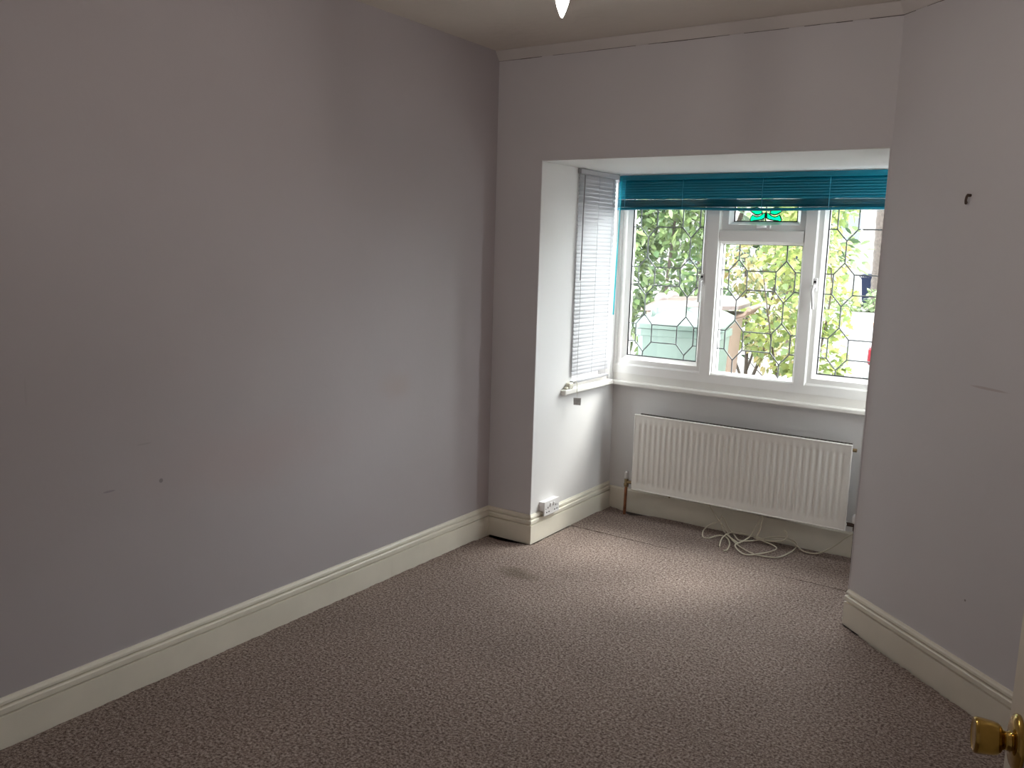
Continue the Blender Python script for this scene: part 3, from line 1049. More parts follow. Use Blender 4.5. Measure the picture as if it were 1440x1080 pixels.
# ------------------------------------------------------------------ double socket on the bay side wall
sk_ = empty('double_socket', (XB, 3.747, 0.166), 'white double wall socket on the left side of the bay just above the skirting', 'socket')
sy0, sy1, sz0, sz1 = 3.672, 3.822, 0.128, 0.206
SX = XB + 0.0005
MB().rbox(SX, SX + 0.026, sy0 + 0.003, sy1 - 0.003, 0.153, sz1 - 0.003, 0.002).build('back_box', M_white, sk_)
MB().rbox(SX + 0.0255, SX + 0.035, sy0, sy1, sz0, sz1, 0.003).build('faceplate', M_white, sk_)
FXs = SX + 0.035
for q in (-1, 1):
    yc = 3.747 + q * 0.040
    for (dy, dz, h, w) in ((0, 0.010, 0.008, 0.004), (-0.011, -0.013, 0.004, 0.008), (0.011, -0.013, 0.004, 0.008)):
        MB().box(FXs - 0.003, FXs + 0.0006, yc + dy - w / 2 - 0.001, yc + dy + w / 2 + 0.001, 0.160 + dz - h / 2 - 0.001, 0.160 + dz + h / 2 + 0.001).build('pin_hole', M_hole, sk_)
    MB().rbox(FXs - 0.001, FXs + 0.005, 3.747 + q * 0.016 - 0.006, 3.747 + q * 0.016 + 0.006, 0.172, 0.192, 0.002).build('rocker_switch', M_white, sk_)
    MB().lathe([(0.0, 0), (0.0035, 0), (0.003, 0.0015), (0, 0.0016)], (FXs - 0.0004, 3.747 + q * 0.060, 0.167), (1, 0, 0), 10).build('screw', M_screw, sk_)

# ------------------------------------------------------------------ cables under the radiator
A_ = [(-1.597, 4.37, 0.175), (-1.592, 4.37, 0.148), (-1.568, 4.37, 0.113), (-1.54, 4.37, 0.078), (-1.497, 4.37, 0.04), (-1.467, 4.351, 0.012), (-1.412, 4.277, 0.008), (-1.346, 4.205, 0.008), (-1.261, 4.152, 0.008), (-1.185, 4.161, 0.008), (-1.145, 4.198, 0.008), (-1.12, 4.288, 0.012), (-1.114, 4.36, 0.018), (-1.116, 4.37, 0.041), (-1.14, 4.37, 0.05), (-1.186, 4.37, 0.056), (-1.246, 4.37, 0.043), (-1.305, 4.36, 0.018), (-1.346, 4.305, 0.018), (-1.387, 4.285, 0.018), (-1.408, 4.306, 0.018), (-1.445, 4.365, 0.018), (-1.487, 4.38, 0.046), (-1.508, 4.38, 0.085), (-1.524, 4.38, 0.094), (-1.524, 4.37, 0.067), (-1.503, 4.36, 0.026), (-1.439, 4.294, 0.020), (-1.379, 4.241, 0.018)]
B_ = [(-1.444, 4.151, 0.008), (-1.457, 4.19, 0.010), (-1.474, 4.274, 0.018), (-1.461, 4.35, 0.026), (-1.41, 4.36, 0.03), (-1.333, 4.36, 0.03), (-1.261, 4.35, 0.026), (-1.21, 4.36, 0.03), (-1.175, 4.36, 0.045), (-1.162, 4.36, 0.069), (-1.172, 4.37, 0.089), (-1.186, 4.37, 0.094)]
C_ = [(-1.303, 4.375, 0.175), (-1.306, 4.37, 0.134), (-1.337, 4.36, 0.067), (-1.348, 4.34, 0.034), (-1.36, 4.268, 0.026), (-1.38, 4.215, 0.018), (-1.371, 4.184, 0.014), (-1.34, 4.149, 0.008), (-1.289, 4.118, 0.008), (-1.236, 4.156, 0.016), (-1.205, 4.245, 0.010), (-1.195, 4.296, 0.010), (-1.212, 4.324, 0.014), (-1.275, 4.352, 0.018), (-1.333, 4.36, 0.024), (-1.317, 4.36, 0.04), (-1.306, 4.365, 0.074), (-1.295, 4.375, 0.160)]
D_ = [(-1.407, 4.107, 0.006), (-1.398, 4.133, 0.006), (-1.41, 4.203, 0.014), (-1.45, 4.285, 0.014), (-1.491, 4.319, 0.012), (-1.521, 4.303, 0.008), (-1.542, 4.246, 0.006), (-1.574, 4.251, 0.006), (-1.606, 4.334, 0.008), (-1.592, 4.355, 0.03), (-1.564, 4.36, 0.055), (-1.537, 4.385, 0.071), (-1.53, 4.40, 0.10)]
E_ = [(-1.16, 4.355, 0.058), (-1.139, 4.36, 0.05), (-1.111, 4.36, 0.03), (-1.067, 4.354, 0.009), (-1.016, 4.359, 0.009), (-0.97, 4.37, 0.03), (-0.917, 4.375, 0.075), (-0.883, 4.385, 0.113), (-0.845, 4.39, 0.14), (-0.80, 4.40, 0.15)]
for pts, lb_ in ((A_, 'cream cable hanging from the left under the radiator and looping widest on the carpet'),
                 (B_, 'short cream cable arching over the top of the coil below the radiator'),
                 (C_, 'cream cable hanging doubled from the middle under the radiator'),
                 (D_, 'cream cable in the small loop at the left of the coil'),
                 (E_, 'cream cable trailing to the right end of the radiator')):
    o = MB().tube(catmull(pts, 6), 0.0036, 8).build('cable', M_cable, None, origin=(pts[0][0], pts[0][1], 0))
    tag(o, lb_, 'cable', 'loose cream cables under the radiator')

# ------------------------------------------------------------------ hook on the angled wall
hp = Vector((-0.370, 3.303, 1.71))
hk = empty('wall_hook', tuple(hp), 'small dark screw hook in the angled wall', 'hook')
def AP(a, n, z):
    q = hp + AD * a + AN * n
    return (q.x, q.y, 1.71 + z)
MB().tube([AP(0, -0.004, 0.012), AP(0, 0.012, 0.012)], 0.0052, 8).build('wall_plug', M_rust, hk)
MB().tube(catmull([AP(0.0, 0.008, 0.012), AP(0.001, 0.014, 0.009), AP(0.001, 0.017, -0.004), AP(-0.001, 0.014, -0.015), AP(-0.003, 0.010, -0.010)], 5), 0.0042, 8).build('hook', M_rust, hk)

# ------------------------------------------------------------------ door, ajar at the right edge of the view
hinge = Vector((0.150, 0.440, 0.0))
latch = Vector((-0.0239, 1.180, 0.0))
dd = (latch - hinge).normalized()
nn = Vector((-dd.y, dd.x, 0))                        # face towards the room, left
LD = (latch - hinge).length


def DP(u, n, z):
    q = hinge + dd * u + nn * n
    return (q.x, q.y, z)


def door_box(m, u0, u1, n0, n1, z0, z1, cham=0.0):
    vs = [DP(u, n, z) for z in (z0, z1) for n in (n0, n1) for u in (u0, u1)]
    m.add(vs, [(0, 2, 3, 1), (4, 5, 7, 6), (0, 1, 5, 4), (2, 6, 7, 3), (0, 4, 6, 2), (1, 3, 7, 5)])
    return m


dm = MB()
W = LD
door_box(dm, 0, 0.10, -0.036, 0, 0.012, 1.99)
door_box(dm, W - 0.10, W, -0.036, 0, 0.012, 1.99)
for z0, z1 in ((0.012, 0.21), (0.86, 1.03), (1.88, 1.99)):
    door_box(dm, 0.10, W - 0.10, -0.036, 0, z0, z1)
door_box(dm, W / 2 - 0.05, W / 2 + 0.05, -0.036, 0, 0.21, 0.86)
door_box(dm, W / 2 - 0.05, W / 2 + 0.05, -0.036, 0, 1.03, 1.88)
dobj = struct('door_1', dm, M_door, 'cream painted panel door standing ajar at the right edge', 'door')
for u0, u1 in ((0.10, W / 2 - 0.05), (W / 2 + 0.05, W - 0.10)):
    for z0, z1 in ((0.21, 0.86), (1.03, 1.88)):
        door_box(MB(), u0, u1, -0.026, -0.010, z0, z1).build('panel', M_door, dobj)
for z in (0.25, 1.75):
    MB().tube([DP(-0.005, 0.003, z - 0.04), DP(-0.005, 0.003, z + 0.04)], 0.006, 8).build('hinge', M_dbrass, dobj)
KU, KZ = W - 0.060, 0.939
ko = Vector(DP(KU, 0.0, KZ))
rose = MB().lathe([(0.0, 0.0), (0.0325, 0.0), (0.0335, 0.003), (0.032, 0.006), (0.027, 0.0085), (0.020, 0.010), (0.0, 0.010)], ko, nn, 32).build('rose', M_brass, dobj)
knob = MB().lathe([(0.0, 0.008), (0.0135, 0.008), (0.013, 0.0097), (0.011, 0.0122), (0.011, 0.0156), (0.0118, 0.0177), (0.016, 0.0198), (0.0186, 0.0231), (0.0198, 0.0282), (0.0207, 0.0366), (0.0213, 0.0433), (0.0212, 0.0466), (0.0202, 0.0485), (0.0181, 0.049), (0.0168, 0.0482), (0.0101, 0.0475), (0.0, 0.0473)], ko, nn, 40).build('knob', M_brass, dobj)
df = MB()
XF0, XF1 = XE - 0.001, XE + 0.121
df.box(XF0, XF1, DY0, DY0 + 0.03, 0, DZ)
df.box(XF0, XF1, DY1 - 0.03, DY1, 0, DZ)
df.box(XF0, XF1, DY0, DY1, DZ - 0.03, DZ)
struct('trim_5', df, M_door, 'cream door lining of the doorway', 'door frame')

# ------------------------------------------------------------------ ceiling light with candle bulbs
tip = Vector((-1.105, 1.824, 2.041))
fwd = Vector((CF.x, CF.y, 0)).normalized()
cen = Vector((tip.x, tip.y, 0)) - fwd * 0.17
cl = empty('ceiling_light', (cen.x, cen.y, ZC), 'three-arm ceiling light with lit downward candle bulbs', 'ceiling light')
MB().lathe([(0.0, 0.0), (0.055, 0.0), (0.052, -0.012), (0.03, -0.024), (0.0, -0.026)], (cen.x, cen.y, ZC), (0, 0, 1), 24).build('canopy', M_brass, cl)
MB().tube([(cen.x, cen.y, ZC - 0.02), (cen.x, cen.y, 2.215)], 0.007, 10).build('stem', M_brass, cl)
MB().lathe([(0.0, -0.03), (0.012, -0.026), (0.024, -0.008), (0.024, 0.01), (0.01, 0.024), (0.0, 0.026)], (cen.x, cen.y, 2.21), (0, 0, 1), 20).build('hub', M_brass, cl)
for k, a in enumerate((0, 120, 240)):
    d = Matrix.Rotation(R(a), 3, 'Z') @ fwd
    e_ = Vector((cen.x, cen.y, 0)) + d * 0.17
    arm = MB().tube(catmull([(cen.x, cen.y, 2.21), tuple(Vector((cen.x, cen.y, 2.235)) + d * 0.07), tuple(Vector((cen.x, cen.y, 2.225)) + d * 0.15), (e_.x, e_.y, 2.19)], 5), 0.0055, 8).build('arm', M_brass, cl)
    MB().lathe([(0.0, 0.055), (0.012, 0.055), (0.0135, 0.05), (0.0135, 0.0), (0.0, 0.0)], (e_.x, e_.y, 2.137), (0, 0, 1), 16).build('lamp_holder', M_cream, arm)
    MB().lathe([(0.0, 0.0), (0.0022, 0.001), (0.0045, 0.005), (0.009, 0.016), (0.0135, 0.029), (0.0165, 0.042), (0.0175, 0.054), (0.0165, 0.068), (0.0135, 0.082), (0.011, 0.094), (0.0, 0.096)], (e_.x, e_.y, 2.041), (0, 0, 1), 20).build('bulb', M_bulb, arm)

# ------------------------------------------------------------------ outdoors: ground, road
GZ = -0.10
struct('ground', MB().box(-30, 20, YB + 0.25, 10.2, GZ - 0.2, GZ), M_ground, 'bare earth of the front garden', 'ground')
struct('pavement', MB().box(-40, 30, 10.2, 12.5, GZ - 0.2, GZ + 0.02), M_pave, 'pale pavement beyond the front garden', 'pavement')
struct('road', MB().box(-60, 40, 12.5, 22.4, GZ - 0.25, GZ - 0.05), M_road, 'pale grey road', 'road')
kb = MB().box(-60, 40, 22.4, 22.6, GZ - 0.25, GZ + 0.07)
struct('kerb', kb, M_brickw, 'grey kerb on the far side of the road', 'kerb')
struct('pavement', MB().box(-60, 40, 22.6, 34, GZ - 0.25, GZ + 0.06), M_pave, 'pale pavement and forecourt across the road', 'pavement')

# ------------------------------------------------------------------ wheelie bins


def wheelie_bin(name, loc, rz, body_m, lid_m, label, lidlabel=None, h=1.0, w=0.58, d=0.72):
    """front faces -y; handle and wheels at +y."""
    t = empty(name, loc, label, 'bin')
    t.rotation_euler = (0, 0, rz)

    def rr(x0, x1, y0, y1, z, r):
        pts = []
        for (cx, cy, a0_) in ((x1 - r, y1 - r, 0), (x0 + r, y1 - r, 90), (x0 + r, y0 + r, 180), (x1 - r, y0 + r, 270)):
            for k in range(4):
                a = R(a0_ + 30 * k)
                pts.append((cx + r * math.cos(a), cy + r * math.sin(a), z))
        return pts

    def put(mb, nm, m, par):
        o = mb.build(nm, m)
        o.parent = par
        return o
    hw = w / 2
    bd = MB()
    bd.loft([rr(-hw + 0.055, hw - 0.055, 0.09, d - 0.12, 0.03, 0.04), rr(-hw + 0.03, hw - 0.03, 0.045, d - 0.08, h * 0.6, 0.04), rr(-hw + 0.012, hw - 0.012, 0.018, d - 0.06, h - 0.09, 0.04)], True, True, False)
    body = put(bd, 'body', body_m, t)
    rim = MB()
    rim.loft([rr(-hw + 0.004, hw - 0.004, 0.008, d - 0.045, h - 0.09, 0.04), rr(-hw, hw, 0.004, d - 0.04, h - 0.085, 0.045), rr(-hw, hw, 0.004, d - 0.04, h - 0.045, 0.045), rr(-hw + 0.01, hw - 0.01, 0.012, d - 0.05, h - 0.04, 0.04)], True, True)
    put(rim, 'rim', body_m, body)
    for k in (-0.14, 0.14):
        rib = MB()
        rib.add([(k - 0.012, 0.075, 0.12), (k + 0.012, 0.075, 0.12), (k + 0.012, 0.020, h - 0.10), (k - 0.012, 0.020, h - 0.10), (k - 0.012, 0.10, 0.12), (k + 0.012, 0.10, 0.12), (k + 0.012, 0.05, h - 0.10), (k - 0.012, 0.05, h - 0.10)],
                [(0, 1, 2, 3), (7, 6, 5, 4), (0, 4, 5, 1), (1, 5, 6, 2), (2, 6, 7, 3), (3, 7, 4, 0)])
        put(rib, 'rib', body_m, body)
    lid = MB()
    rings_ = []
    for (ins, z) in ((-0.012, h - 0.040), (-0.012, h - 0.012), (0.0, h + 0.002), (0.05, h + 0.030), (0.14, h + 0.048), (0.24, h + 0.055)):
        ring = rr(-hw + ins, hw - ins, ins, d - 0.02 - ins * 0.6, z, max(0.03, 0.05))
        rings_.append([(x, y, zz + 0.045 * max(0, y / d)) for x, y, zz in ring])
    lid.loft(rings_, True, True, False)
    lo = put(lid, 'lid', lid_m, t)
    if lidlabel:
        lo['label'] = lidlabel
    for sx in (-1, 1):
        put(MB().lathe([(0.0, -0.012), (0.05, -0.012), (0.055, 0.0), (0.05, 0.012), (0.0, 0.012)], (sx * (hw - 0.10), 0.10, h + 0.045), (1, 0, 0), 14), 'lid_grip', lid_m, lo)
    hd = MB()
    hd.tube([(-hw + 0.03, d + 0.055, h + 0.01), (hw - 0.03, d + 0.055, h + 0.01)], 0.018, 10)
    for sx in (-1, -0.33, 0.33, 1):
        hd.tube([(sx * (hw - 0.07), d - 0.05, h - 0.06), (sx * (hw - 0.07), d + 0.02, h - 0.035), (sx * (hw - 0.07), d + 0.055, h + 0.01)], 0.014, 8)
    put(hd, 'handle', body_m, t)
    for sx in (-1, 1):
        wh = MB().lathe([(0.0, -0.025), (0.06, -0.025), (0.095, -0.02), (0.10, 0.0), (0.095, 0.02), (0.06, 0.025), (0.0, 0.025)], (sx * (hw - 0.03), d - 0.09, 0.10), (1, 0, 0), 20)
        put(wh, 'wheel', M_tyre, t)
    put(MB().tube([(-hw + 0.03, d - 0.09, 0.10), (hw - 0.03, d - 0.09, 0.10)], 0.012, 8), 'axle', M_screw, t)
    return t


wheelie_bin('wheelie_bin', (-2.125, 5.035, GZ), R(10), M_gbin, M_gbin, 'green wheelie bin with a domed lid just outside the window', h=1.165, w=0.55, d=0.50)
wheelie_bin('wheelie_bin', (-2.87, 6.32, GZ), R(-80), M_bbin, M_bbin_lid, 'brown wheelie bin standing side-on behind the green one', 'dark brown lid', h=1.20)

# ------------------------------------------------------------------ plants


def leaf_shape(L, Wd, kind):
    if kind == 'oval':
        out = [(0, 0), (0.18, 0.30), (0.45, 0.50), (0.75, 0.32), (1.0, 0.0)]
    else:                                                      # lobed
        out = [(0, 0), (0.10, 0.34), (0.28, 0.58), (0.38, 0.30), (0.62, 0.46), (0.70, 0.20), (1.0, 0.0)]
    vs = [(u * L, 0, -0.10 * L * u * u) for u, v in out]
    n = len(out)
    vs += [(u * L, v * Wd, 0.10 * Wd * v - 0.10 * L * u * u) for u, v in out[1:-1]]
    vs += [(u * L, -v * Wd, 0.10 * Wd * v - 0.10 * L * u * u) for u, v in out[1:-1]]
    fs = []
    k = n - 2
    for side in (0, 1):
        o = n + side * k
        f = [(0, 1, o)]
        for i in range(k - 1):
            f.append((1 + i, 2 + i, o + i + 1, o + i))
        f.append((k, k + 1, o + k - 1))
        fs += [g if side == 0 else g[::-1] for g in f]
    return vs, fs


def foliage_plant(name, loc, label, cat, blobs, stems, lm, kind, L, Wd, n_total, n_parts, seed, droop=0.5, bark=None, view=None):
    """stems are tapered tubes; leaves sit in ellipsoid blobs; the outermost ones facing the house are parts."""
    rg = random.Random(seed)
    t = empty(name, loc, label, cat)
    base = Vector(loc)
    sm_ = MB()
    for pts, r0, r1 in stems:
        c = catmull(pts, 4)
        sm_.tube(c, [r0 + (r1 - r0) * i / (len(c) - 1) for i in range(len(c))], 7)
    st = sm_.build('stem', bark or M_bark)
    st.parent = t
    vs0, fs0 = leaf_shape(L, Wd, kind)
    protos = []
    for v_ in range(3):
        me = bpy.data.meshes.new('leaf')
        k = (0.85, 1.0, 1.2)[v_]
        me.from_pydata([(x * k, y * k * (1.1 - 0.1 * v_), z * k) for x, y, z in vs0], [], fs0)
        me.materials.append(lm)
        protos.append(me)
    tot = sum(b_[1][0] * b_[1][1] * b_[1][2] for b_ in blobs)
    leaves = []
    for cen_, rad in blobs:
        k = int(n_total * rad[0] * rad[1] * rad[2] / tot)
        for i in range(k):
            while True:
                q = Vector((rg.uniform(-1, 1), rg.uniform(-1, 1), rg.uniform(-1, 1)))
                if 0.02 < q.length < 1 and rg.random() < 0.25 + 0.75 * q.length:
                    break
            p = Vector((cen_[0] + q.x * rad[0], cen_[1] + q.y * rad[1], cen_[2] + q.z * rad[2]))
            out = Vector((q.x, q.y, q.z * 0.6 - droop * rg.random())) + Vector((rg.uniform(-.8, .8), rg.uniform(-.8, .8), rg.uniform(-.6, .6)))
            leaves.append((p, out.normalized(), rg.uniform(-1.0, 1.0)))
    leaves.sort(key=lambda a: a[0].y)

    def matx(p, d, roll):
        x = d
        y = Vector((0, 0, 1)).cross(x)
        if y.length < 1e-3:
            y = Vector((0, 1, 0))
        y.normalize()
        z = x.cross(y)
        y, z = y * math.cos(roll) + z * math.sin(roll), z * math.cos(roll) - y * math.sin(roll)
        return Matrix(((x.x, y.x, z.x, p.x), (x.y, y.y, z.y, p.y), (x.z, y.z, z.z, p.z), (0, 0, 0, 1)))
    for i, (p, d, r_) in enumerate(leaves[:n_parts]):
        o = bpy.data.objects.new('leaf', protos[i % 3])
        COL.objects.link(o)
        o.parent = t
        o.matrix_local = matx(p, d, r_)
    mb = MB()
    for (p, d, r_) in leaves[n_parts:]:
        mtx = matx(p, d, r_) @ Matrix.Scale(rg.uniform(0.8, 1.25), 4)
        mb.add([mtx @ Vector(v) for v in vs0], fs0)
    fo = mb.build('foliage', lm, None, None, False)
    fo.parent = t
    fo['kind'] = 'stuff'
    return t


# glossy laurel filling the left light
foliage_plant('laurel_bush', (-3.35, 6.95, GZ), 'dense laurel bush with broad glossy green leaves behind the bins', 'bush',
              [((-0.55, 0.0, 1.55), (0.75, 0.55, 0.85)), ((0.15, 0.15, 1.45), (0.60, 0.5, 0.75)), ((-0.2, 0.2, 2.35), (0.9, 0.6, 0.75)), ((-1.2, 0.3, 1.6), (0.7, 0.5, 1.1)), ((0.35, 0.25, 2.2), (0.42, 0.4, 0.6))],
              [([(0, 0, 0), (-0.05, 0.02, 0.6), (-0.1, 0, 1.3), (-0.2, 0.1, 2.2)], 0.05, 0.012), ([(0.05, 0, 0), (0.2, 0.1, 0.8), (0.3, 0.1, 1.9)], 0.035, 0.01),
               ([(-0.05, 0, 0), (-0.5, 0.1, 0.8), (-0.8, 0.2, 1.9)], 0.035, 0.01)],
              M_laurel, 'oval', 0.098, 0.040, 8200, 300, 11)
# darker hedge further back
foliage_plant('evergreen_tree', (-4.05, 9.85, GZ), 'dark evergreen tree rising behind the laurel bush', 'tree',
              [((0, 0, 2.0), (1.9, 0.6, 1.7)), ((-1.2, 0.3, 3.6), (1.5, 0.8, 1.5)), ((0.45, 0.1, 2.4), (0.95, 0.5, 0.9))],
              [([(0, 0.3, 0), (0.05, 0.3, 1.0), (0, 0.35, 2.2), (-0.3, 0.3, 3.8)], 0.11, 0.03), ([(0, 0.3, 1.0), (0.4, 0.3, 1.8), (0.7, 0.2, 2.6)], 0.05, 0.015)],
              M_hedge, 'oval', 0.13, 0.06, 5200, 0, 12)
# yellow-green shrub across the centre and right lights
foliage_plant('yellow_shrub', (-1.92, 6.9, GZ), 'yellow-green shrub with thin branches outside the right-hand light', 'shrub',
              [((-0.02, 0.0, 1.75), (0.30, 0.30, 0.42)), ((0.18, 0.0, 1.25), (0.26, 0.26, 0.30)), ((0.12, 0.05, 0.85), (0.28, 0.25, 0.30)), ((0.28, -0.05, 0.62), (0.20, 0.22, 0.26)), ((-0.30, 0.1, 1.05), (0.22, 0.22, 0.25)), ((0.12, 0.0, 2.2), (0.40, 0.3, 0.35))],
              [([(0, 0, 0), (0.02, 0, 0.5), (0.08, 0.02, 1.2), (0.0, 0, 2.1)], 0.022, 0.005), ([(0.02, 0, 0.3), (0.18, 0, 0.7), (0.26, 0, 1.3), (0.22, 0, 1.7)], 0.014, 0.003),
               ([(0, 0, 0.3), (-0.15, 0.02, 0.8), (-0.32, 0.1, 1.5)], 0.014, 0.003), ([(0, 0.02, 0.2), (-0.1, 0, 0.5), (-0.35, 0, 0.75)], 0.010, 0.003)],
              M_yellow, 'lobed', 0.064, 0.056, 1900, 290, 13, 0.8)
foliage_plant('orange_shrub', (-2.85, 8.6, GZ), 'loose shrub with orange-tinted and green leaves seen through the centre light', 'shrub',
              [((0.0, 0.0, 1.55), (0.42, 0.35, 0.30)), ((0.1, 0.0, 1.0), (0.40, 0.3, 0.32)), ((0.55, 0.2, 1.55), (0.35, 0.3, 0.38)), ((0.35, 0, 0.75), (0.35, 0.3, 0.3))],
              [([(0, 0, 0), (0.0, 0, 0.6), (-0.05, 0, 1.2), (-0.12, 0, 1.9)], 0.025, 0.006), ([(0.02, 0, 0.2), (0.25, 0, 0.9), (0.5, 0.05, 1.7)], 0.02, 0.005), ([(0, 0, 0.4), (0.22, 0, 1.2), (0.2, 0, 1.9)], 0.014, 0.004),
               ([(-0.02, 0, 0.3), (-0.3, 0, 1.0), (-0.42, 0, 1.8)], 0.016, 0.004)],
              M_orange, 'oval', 0.085, 0.040, 1500, 290, 14, 0.6)
foliage_plant('pale_tree', (-4.4, 15.5, GZ), 'pale green street tree behind the shrubs', 'tree',
              [((0.0, 0.0, 2.6), (1.1, 0.8, 0.9)), ((0.4, 0.1, 1.7), (0.8, 0.6, 0.6)), ((-0.4, 0, 3.6), (1.3, 0.9, 0.9))],
              [([(0, 0, 0), (0.03, 0, 1.0), (-0.05, 0, 2.0), (0, 0, 3.4)], 0.08, 0.02), ([(0, 0, 1.2), (0.4, 0, 1.9), (0.7, 0, 2.6)], 0.04, 0.01)],
              M_pale, 'oval', 0.16, 0.09, 1500, 0, 15)

# ------------------------------------------------------------------ white saloon car parked in the drive, boot end to the left
cx0, cy0 = -1.575, 7.75
car = empty('car', (cx0 + 2.2, cy0 + 0.85, GZ), 'white saloon car parked beyond the yellow shrub, its boot and red tail lamp showing', 'car')


def put(mb, nm, m, par, off):
    o = mb.build(nm, m)
    o.parent = par
    return o


def car_ring(x, prof, hw):
    # prof: list of (fraction of half width, z) from sill up over to the other sill
    return [(x, s * f * hw, z) for s, seq in ((-1, prof), (1, prof[::-1])) for f, z in seq]


low = [(-2.2, 0.42, 0.80, 0.80), (-2.12, 0.30, 0.92, 0.93), (-1.7, 0.24, 0.97, 0.99), (-1.2, 0.22, 0.98, 1.0), (0.0, 0.22, 0.97, 1.0), (1.1, 0.22, 0.95, 1.0), (1.7, 0.24, 0.90, 0.98), (2.1, 0.30, 0.80, 0.92), (2.2, 0.42, 0.68, 0.80)]
rings = []
for x, zb_, zt, wf in low:
    rings.append(car_ring(x, [(0.90 * wf, zb_), (0.99 * wf, zb_ + 0.12), (1.0 * wf, (zb_ + zt) / 2), (0.97 * wf, zt - 0.10), (0.88 * wf, zt - 0.01), (0.4 * wf, zt + 0.02)], 0.86))
put(MB().loft(rings, True, True, True), 'body', M_carpaint, car, None)
cab = [(-1.45, 0.98, 0.70), (-0.85, 1.40, 0.66), (-0.2, 1.46, 0.66), (0.45, 1.41, 0.66), (1.15, 0.96, 0.72)]
rings = []
for x, zt, wf in cab:
    rings.append([(x, -0.80 * wf / 0.72, 0.95), (x, -0.78 * wf / 0.72, min(zt, 0.97)), (x, -wf * 0.86, zt - 0.02), (x, -wf * 0.6, zt + 0.005), (x, wf * 0.6, zt + 0.005), (x, wf * 0.86, zt - 0.02), (x, 0.78 * wf / 0.72, min(zt, 0.97)), (x, 0.80 * wf / 0.72, 0.95)])
cabo = put(MB().loft(rings, True, True, True), 'cabin', M_carpaint, car, None)
for s in (-1, 1):
    for q in ([(-1.18, 1.02), (-0.82, 1.33), (-0.25, 1.38), (-0.22, 1.02)], [(-0.15, 1.02), (-0.18, 1.38), (0.38, 1.34), (0.88, 1.02)]):
        m = MB()
        a = [(x, s * (0.80 - (z - 0.95) * 0.42 + 0.004), z) for x, z in q]
        bq = [(x, y - s * 0.02, z) for x, y, z in a]
        m.add(a + bq, [(0, 1, 2, 3), (7, 6, 5, 4), (0, 4, 5, 1), (1, 5, 6, 2), (2, 6, 7, 3), (3, 7, 4, 0)])
        put(m, 'side_window', M_carglass, car, None)
for xs_, zs_ in (((-1.42, -0.93), (1.01, 1.355)), ((1.10, 0.52), (0.99, 1.375))):
    m = MB()
    a = [(xs_[0], -0.62, zs_[0]), (xs_[0], 0.62, zs_[0]), (xs_[1], 0.52, zs_[1]), (xs_[1], -0.52, zs_[1])]
    a = [(x + (-0.012 if xs_[0] < 0 else 0.012), y, z + 0.01) for x, y, z in a]
    bq = [(x + (0.02 if xs_[0] < 0 else -0.02), y, z - 0.012) for x, y, z in a]
    m.add(a + bq, [(0, 1, 2, 3), (7, 6, 5, 4), (0, 4, 5, 1), (1, 5, 6, 2), (2, 6, 7, 3), (3, 7, 4, 0)])
    put(m, 'windscreen', M_carglass, car, None)
for x in (-1.32, 1.34):
    for s in (-1, 1):
        wo_ = put(MB().lathe([(0.0, -0.10), (0.22, -0.10), (0.31, -0.08), (0.32, 0.0), (0.31, 0.08), (0.22, 0.10), (0.0, 0.10)], (x, s * 0.76, 0.32), (0, 1, 0), 28), 'wheel', M_tyre, car, None)
        put(MB().lathe([(0.0, 0.0), (0.21, 0.0), (0.20, 0.015), (0.06, 0.02), (0.0, 0.02)], (x, s * 0.855, 0.32), (0, s, 0), 20), 'hubcap', M_screw, wo_, None)
for s in (-1, 1):
    m = MB().rbox(-2.150, -2.01, s * 0.76 - 0.085, s * 0.76 + 0.085, 0.70, 0.865, 0.03, 3)
    put(m, 'tail_lamp', M_redlens, car, None)
    put(MB().rbox(1.98, 2.14, s * 0.66 - 0.12, s * 0.66 + 0.12, 0.62, 0.76, 0.03), 'head_lamp', M_carglass, car, None)
put(MB().rbox(-2.25, -2.0, -0.80, 0.80, 0.36, 0.56, 0.05, 3), 'bumper', M_carpaint, car, None)
put(MB().rbox(2.0, 2.24, -0.78, 0.78, 0.34, 0.52, 0.05, 3), 'bumper', M_carpaint, car, None)

# ------------------------------------------------------------------ across the road: palm, blue bin, low planting, house
pm = empty('palm_tree', (-5.36, 28.0, GZ + 0.06), 'tall palm with a rough brown trunk across the road', 'palm')
pp = [(0, 0, 0), (0.02, 0, 1.0), (0.0, 0, 2.2), (-0.02, 0, 3.6), (0.0, 0, 5.2)]
c = catmull(pp, 8)
o = MB().tube(c, [0.24 + 0.02 * (i % 2) - 0.02 * i / len(c) for i in range(len(c))], 12).build('trunk', M_palmbark)
o.parent = pm
rg = random.Random(21)
for k in range(22):
    a = k * 2.399
    el = R(rg.uniform(-35, 60))
    m = MB()
    L = rg.uniform(1.5, 2.1)
    pts = []
    for i in range(8):
        u = i / 7
        rad = L * u * math.cos(el)
        pts.append(Vector((math.cos(a) * rad, math.sin(a) * rad, 5.2 + L * u * math.sin(el) - 0.9 * u * u)))
    side = Vector((-math.sin(a), math.cos(a), 0))
    for i in range(1, 8):
        for s in (-1, 1):
            d = (pts[i] - pts[i - 1]).normalized()
            tipp = pts[i] + side * s * 0.42 * math.sin(0.4 + i / 7 * 2.4) + d * 0.25 - Vector((0, 0, 0.10))
            w_ = d * 0.05
            m.add([pts[i] - w_, pts[i] + w_, tipp, pts[i] - w_ - Vector((0, 0, .01)), pts[i] + w_ - Vector((0, 0, .01))], [(0, 1, 2), (4, 3, 2), (0, 3, 4, 1)])
    m.tube(pts, [0.025 - 0.003 * i for i in range(8)], 5)
    o = m.build('frond', M_hedge)
    o.parent = pm
